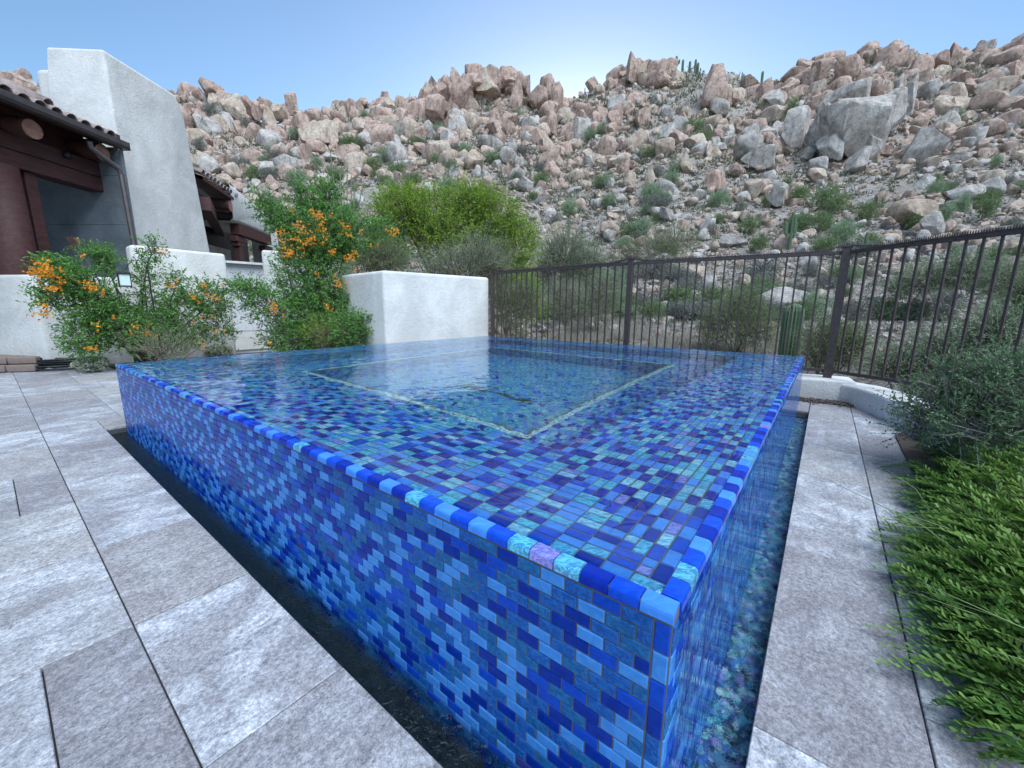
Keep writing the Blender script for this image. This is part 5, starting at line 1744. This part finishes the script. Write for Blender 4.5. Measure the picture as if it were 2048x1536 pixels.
# scrub tufts over the hillside and dry grass behind the fence
mb = MB()
n = 11000
azz = R.uniform(math.radians(-56), math.radians(56), n)
rr = 10 + 158 * R.uniform(0, 1, n) ** 1.3
tx, ty = np.sin(azz) * rr, np.cos(azz) * rr
tz = terrain(tx, ty)
sz = rr * np.cos(azz) / FPX * R.uniform(3, 12, n)
per = 22
P = np.repeat(np.c_[tx, ty, tz], per, 0) + R.normal(size=(n * per, 3)) * np.repeat(sz, per)[:, None] * (.5, .5, .25)
D = R.normal(size=(n * per, 3)) * .8 + (0, 0, .8)
leaves(mb, P, D, np.repeat(sz, per) * .75, np.repeat(sz, per) * .2, np.repeat(R.uniform(0, 1, n), per) * .6 + R.uniform(0, .4, n * per))
obj('desert_scrub', mb, m_leaf('dull_scrub_leaf', (.07, .08, .05), (.24, .25, .17), .25), tone=True, kind='stuff')
mb = MB()
n = 1500
for (x0, x1, y0, y1, cnt) in ((1100, 1300, 640, 700, 1100), (1300, 1640, 690, 720, 500), (1130, 1260, 600, 650, 300)):
    for _ in range(cnt):
        px_, py_ = R.uniform(x0, x1), R.uniform(y0, y1)
        if py_ < 640 + (px_ - 1130) * .22 - 26: pass
        c = at(px_, py_, -.28)
        r_ = math.hypot(c[0], c[1])
        if r_ > 20 or r_ < 7: continue
        c[2] = float(terrain(c[0], c[1]))
        k = 16
        s_ = .32
        leaves(mb, np.repeat(c[None], k, 0) + R.normal(size=(k, 3)) * (.1, .1, .0), R.normal(size=(k, 3)) * .5 + (0, 0, .9), R.uniform(.15, .38, k), .008, R.uniform(0, 1, k))
obj('dry_grass', mb, L_DRY, tone=True, kind='stuff')

# ------------------------------------------------------------------ right foreground planting
bedr = MB()
bedr.prism([at(1790, 872, 0)[:2], at(1855, 1010, 0)[:2], at(1930, 1180, 0)[:2], at(1990, 1350, 0)[:2], at(2090, 1480, 0)[:2], (2.2, .5), (3.6, 1.6), (3.6, 2.6), (3.0, 3.0)], -.05, .012)
obj('planting_bed', bedr, M_SOIL, kind='structure')
# dark twiggy shrub in front of the kerb
dsb = at(1950, 905, 0)
ds = 3.35
t = simple_bush('myrtle_shrub', 'dark small-leaved shrub with bare grey twigs in front of the kerb', 'shrub', dsb,
                [lob(1930, 785, ds + .1, 80, 42, 1.1), lob(2020, 785, ds, 75, 55, 1.3), lob(1880, 815, ds, 60, 36, .8), lob(1960, 860, ds - .2, 110, 36, 1.2), lob(1840, 850, ds - .1, 42, 28, .45), lob(1812, 806, ds + .1, 26, 14, .16), lob(2070, 830, ds - .2, 80, 55, 1.0), lob(2010, 728, ds + .1, 40, 14, .22), lob(1900, 735, ds + .1, 24, 14, .14), lob(2040, 745, ds, 24, 22, .2)],
                1000, .16, 12, .021, .010, L_MYRT, up=.5, shell=.25, spray=.45, stemr=.010, ntips=27, twigmat=M_TWIG)
st = MB()
for _ in range(70):
    a_ = at(R.uniform(1890, 1990), R.uniform(860, 900), .05) - dsb
    tip = atd(R.uniform(1830, 2030), R.uniform(745, 850), ds - R.uniform(.15, .45)) - dsb
    k = np.linspace(0, 1, 6)[:, None]
    st.tube(a_ + (tip - a_) * k + R.normal(0, .03, 3) * np.sin(k * PI), np.linspace(.005, .0018, 6), 4)
obj('bare_twigs', st, M_TWIG, t, kind='stuff')
# bright groundcover with feathery sprigs
def sprig(mb, p, d, L, nleaf, ll, tone, up):
    # a slightly arching stem with leaves along both sides
    d = unit(d)
    k = np.linspace(0, 1, 6)[:, None]
    side = unit(np.cross(d, up))
    upv = np.cross(side, d)
    pts = p + d * L * k + upv * L * .10 * np.sin(k * PI) - np.array([0, 0, 1]) * L * .10 * k ** 2
    mb.tube(pts, np.linspace(.0016, .0007, 6), 3, 0, False, tone)
    kk = np.linspace(.12, 1, nleaf)
    c = np.stack([np.interp(kk, k[:, 0], pts[:, i]) for i in range(3)], 1)
    sg = np.where(np.arange(nleaf) % 2 == 0, 1.0, -1.0)
    spread = 1.0 - .45 * kk
    D = side * (sg * spread)[:, None] + d * (.55 + .7 * kk)[:, None] + upv * R.uniform(.0, .5, nleaf)[:, None]
    sz = ll * (1.0 - .25 * kk) * R.uniform(.8, 1.15, nleaf)
    # six-sided spoon-shaped leaves
    D /= np.linalg.norm(D, axis=1, keepdims=True)
    N = upv + R.normal(size=(nleaf, 3)) * .3
    S_ = np.cross(D, N); S_ /= np.linalg.norm(S_, axis=1, keepdims=True)
    W_ = sz[:, None] * .40
    Lz = sz[:, None]
    v = np.stack([c, c + D * Lz * .45 + S_ * W_ * .38, c + D * Lz * .82 + S_ * W_ * .5, c + D * Lz, c + D * Lz * .82 - S_ * W_ * .5, c + D * Lz * .45 - S_ * W_ * .38], 1)
    f = []
    b = np.arange(nleaf) * 6
    F = np.concatenate([np.c_[b, b + 1, b + 5, b + 5], np.c_[b + 1, b + 2, b + 4, b + 5], np.c_[b + 2, b + 3, b + 4, b + 4]])
    mb.add(v.reshape(-1, 3), F, 0, np.repeat(np.clip(tone + R.uniform(-.15, .15, nleaf), 0, 1), 6))
gcb = at(1990, 1180, 0)
t = thing('groundcover_plant', 'bright green groundcover with feathery sprigs spilling over the paving', 'plant', tuple(gcb))
edge_px = [(1850, 868), (1840, 900), (1870, 960), (1800, 1000), (1880, 1060), (1810, 1110), (1850, 1170), (1830, 1200), (1880, 1260), (1900, 1300), (1890, 1350), (1960, 1400), (1930, 1430), (2000, 1470), (2040, 1530)]
mb = MB()
ctr = at(2120, 1080, 0)
for _ in range(3300):
    u_ = R.uniform(0, 1) ** 1.0
    i = R.uniform(0, len(edge_px) - 1.001)
    i0 = int(i); fr = i - i0
    ex = edge_px[i0][0] * (1 - fr) + edge_px[i0 + 1][0] * fr + 35
    ey = edge_px[i0][1] * (1 - fr) + edge_px[i0 + 1][1] * fr
    e0_ = at(ex, ey, 0)
    inn = np.array([.85, -.12, 0])
    w_ = R.uniform(0, 1) ** 1.25 * 1.15
    if i > 9.6 and R.random() < .72: continue
    p = e0_ + inn * w_
    hgt = .02 + .28 * min(1, w_ / .55) * R.uniform(.25, 1.0)
    p[2] = hgt
    d = np.array([-1.0, .1, 0]) + np.array([R.normal(0, .6), R.normal(0, .75), .2 + R.uniform(-.1, 1.1) * min(1, w_ / .3)])
    L = R.uniform(.10, .20)
    sprig(mb, p - gcb, d, L, int(R.integers(16, 22)), R.uniform(.022, .033), R.uniform(.0, .5) + hgt * 1.6, EZ)
# leading sprigs that lie on the stone
for (px_, py_) in ((1765, 920), (1755, 925), (1800, 968), (1808, 985), (1785, 1020), (1810, 1055), (1812, 1095), (1830, 1115), (1820, 1150), (1835, 1185), (1848, 1250), (1890, 1275), (1872, 1350), (1895, 1400), (1900, 1380), (1910, 1430), (1965, 1440), (1980, 1515), (2010, 1505), (1780, 945), (1800, 1010), (1840, 1040), (1850, 1220)):
    tip = at(px_, py_, .03)
    p = at(px_ + 120 + R.uniform(-10, 20), py_ + R.uniform(5, 40), .09)
    L = np.linalg.norm(tip - p) * 1.02
    for k in range(3):
        sprig(mb, p - gcb + R.normal(0, .014, 3) * (1, 1, .5), tip - p + R.normal(0, .05, 3) * L, L * (1 if k == 0 else R.uniform(.55, .9)), 26, R.uniform(.024, .030), R.uniform(.15, .5), EZ)
obj('foliage', mb, L_COVER, t, tone=True)
mb = MB()
for _ in range(90):
    i = int(R.integers(len(edge_px)))
    p = at(edge_px[i][0] + 140, edge_px[i][1], .02) + np.array([R.uniform(0, .9), R.uniform(-.2, .2), 0])
    q_ = p + np.array([R.uniform(-.45, -.05), R.normal(0, .2), R.uniform(.08, .26)])
    mb.tube(np.array([p, (p + q_) / 2 + (0, 0, .05), q_]) - gcb, [.0022, .0016, .0008], 4)
obj('stem', mb, flat('pale_green_stem', (.16, .22, .09), .7), t, smooth=True)

# ------------------------------------------------------------------ small things on the left
hs = at(128, 738, 0)
t = MB()
k = np.linspace(0, 13 * 2 * PI, 600)
rad = .36 + .05 * np.sin(k * .37) + .03 * np.sin(k * 1.7)
cx_ = (at(60, 738, 0) + at(196, 734, 0)) / 2
hd = unit(at(196, 734, 0) - at(60, 738, 0))
hn = np.array([-hd[1], hd[0], 0])
pts = cx_ + np.cos(k)[:, None] * hd * (rad[:, None] * 1.15) + np.sin(k)[:, None] * hn * rad[:, None] * .8
pts[:, 2] = .016 + .15 * (k / k.max()) ** .8 + .008 * np.sin(k * 2.3)
tail = np.linspace(pts[-1], at(204, 741, .014), 6)[1:]
tail2 = np.linspace(at(204, 741, .014), at(203, 722, .10), 4)[1:]
hose = obj('garden_hose', t.tube(np.concatenate([pts, tail, tail2]), .014, 6), M_HOSE, smooth=True, label='black garden hose coiled on the paving before the low wall', category='hose')
# stone step
st0 = thing('stone_step', 'flagstone step at the foot of the low wall on the left', 'step')
s0_, s1_ = at(-60, 748, 0), at(70, 744, 0)
sdv = unit(s1_ - s0_)
snv = np.array([-sdv[1], sdv[0], 0])
t = MB()
x = 0.0
L = np.linalg.norm(s1_ - s0_)
while x < L:
    wd_ = R.uniform(.35, .6)
    for lay in range(2):
        wd_ = min(wd_, L - x + .012)
        c = s0_ + sdv * (x + wd_ / 2) + snv * (.40 + .05 * lay)
        g = MB().box(c + (0, 0, .055 + .105 * lay), (wd_ - .012, .8, .098), [sdv, snv, EZ])
        obj('flagstone', g, M_SLABSTONE, st0, bevel=.015, smooth=True)
    x += wd_
# shepherd hook with lantern
hb = atd(312, 640, 7.9); hb[2] = .03
hook = thing('shepherd_hook', 'thin black double shepherd hook standing in the wide flowering shrub', 'garden hook', tuple(hb))
dh = 7.9
pole = [np.zeros(3), atd(310, 610, dh) - hb, atd(300, 560, dh) - hb, atd(294, 532, dh) - hb]
arm1 = [atd(x_, y_, dh) - hb for x_, y_ in ((294, 532), (288, 524), (277, 520), (265, 521), (257, 528), (252, 537), (249, 541))]
arm2 = [atd(x_, y_, dh) - hb for x_, y_ in ((294, 532), (297, 518), (305, 508), (318, 505), (328, 508), (334, 516), (338, 514), (339, 509))]
pole[1] = pole[3] * .45; pole[2] = pole[3] * .8
obj('pole', MB().tube(pole, .009, 6), M_IRON, hook)
obj('arm', MB().tube(arm1, .006, 6), M_IRON, hook)
obj('arm', MB().tube(arm2, .006, 6), M_IRON, hook)
lc = atd(249, 560, dh)
lan = thing('lantern', 'small square frosted lantern with black frame hanging from the hook', 'lantern', tuple(lc))
lan.rotation_euler = (0, 0, .82)
obj('glass_box', MB().box((0, 0, 0), (.115, .115, .15)), M_LANT, lan)
g = MB().box((0, 0, -.084), (.135, .135, .016)).box((0, 0, .084), (.14, .14, .018)).tube([(0, 0, .09), (0, 0, .115), (0, 0, .12)], [.055, .025, .012], 8)
for sx in (-1, 1):
    for sy in (-1, 1):
        g.box((sx * .060, sy * .060, 0), (.010, .010, .152))
obj('frame', g, M_IRON, lan)
obj('hanger', MB().tube([(0, 0, .12), (.012, 0, .135), (0, 0, .15)], .004, 5), M_IRON, lan)
# rusty garden stakes
for (bx, by, tx_, ty_, lab) in ((170, 545, 160, 512, 'twisted rusty garden stake poking up from the wide shrub'),):
    pb_ = atd(bx, by, 8.75); pt_ = atd(tx_, ty_, 8.75)
    sk = thing('garden_stake', lab, 'garden ornament', (pb_[0], pb_[1], .03))
    o0 = np.array([pb_[0], pb_[1], .03])
    kk = np.linspace(0, 1, 30)[:, None]
    pts = (np.array([0, 0, 0.]) + (pt_ - o0) * kk) + np.c_[np.cos(kk * 40), np.sin(kk * 40), kk * 0] * .008
    obj('pole', MB().tube(pts, .006, 5), M_RUST, sk)
    sp = np.linspace(0, 4 * PI, 30)
    obj('scroll', MB().tube((pt_ - o0) + np.c_[np.cos(sp) * .02 * sp / 6, 0 * sp, .05 + np.sin(sp) * .02 * sp / 6], .005, 5), M_RUST, sk)
pb_ = atd(145, 500, 8.8)
sk = thing('dragonfly_stake', 'rusty dragonfly ornament in front of the grey porch wall', 'garden ornament', (pb_[0], pb_[1], .03))
o0 = np.array([pb_[0], pb_[1], .03])
c = atd(147, 492, 8.8) - o0
obj('pole', MB().tube([(0, 0, 0), c * .5, c], .005, 5), M_RUST, sk)
obj('body', MB().tube([c + (-.13, 0, -.02), c, c + (.15, 0, .05)], [.006, .012, .008], 6), M_RUST, sk)
for s_ in (-1, 1):
    for q_ in (0, .05):
        wv = MB().add([c + (q_, 0, 0), c + (q_ - .05, .04 * s_, .11), c + (q_ + .0, .05 * s_, .13), c + (q_ + .03, .03 * s_, .06), c + (q_, .004, 0), c + (q_ - .05, .04 * s_ + .004, .11), c + (q_ + .0, .05 * s_ + .004, .13), c + (q_ + .03, .03 * s_ + .004, .06)], [[0, 1, 2, 3], [7, 6, 5, 4], [0, 4, 5, 1], [2, 6, 7, 3]])
        obj('wing', wv, M_RUST, sk)
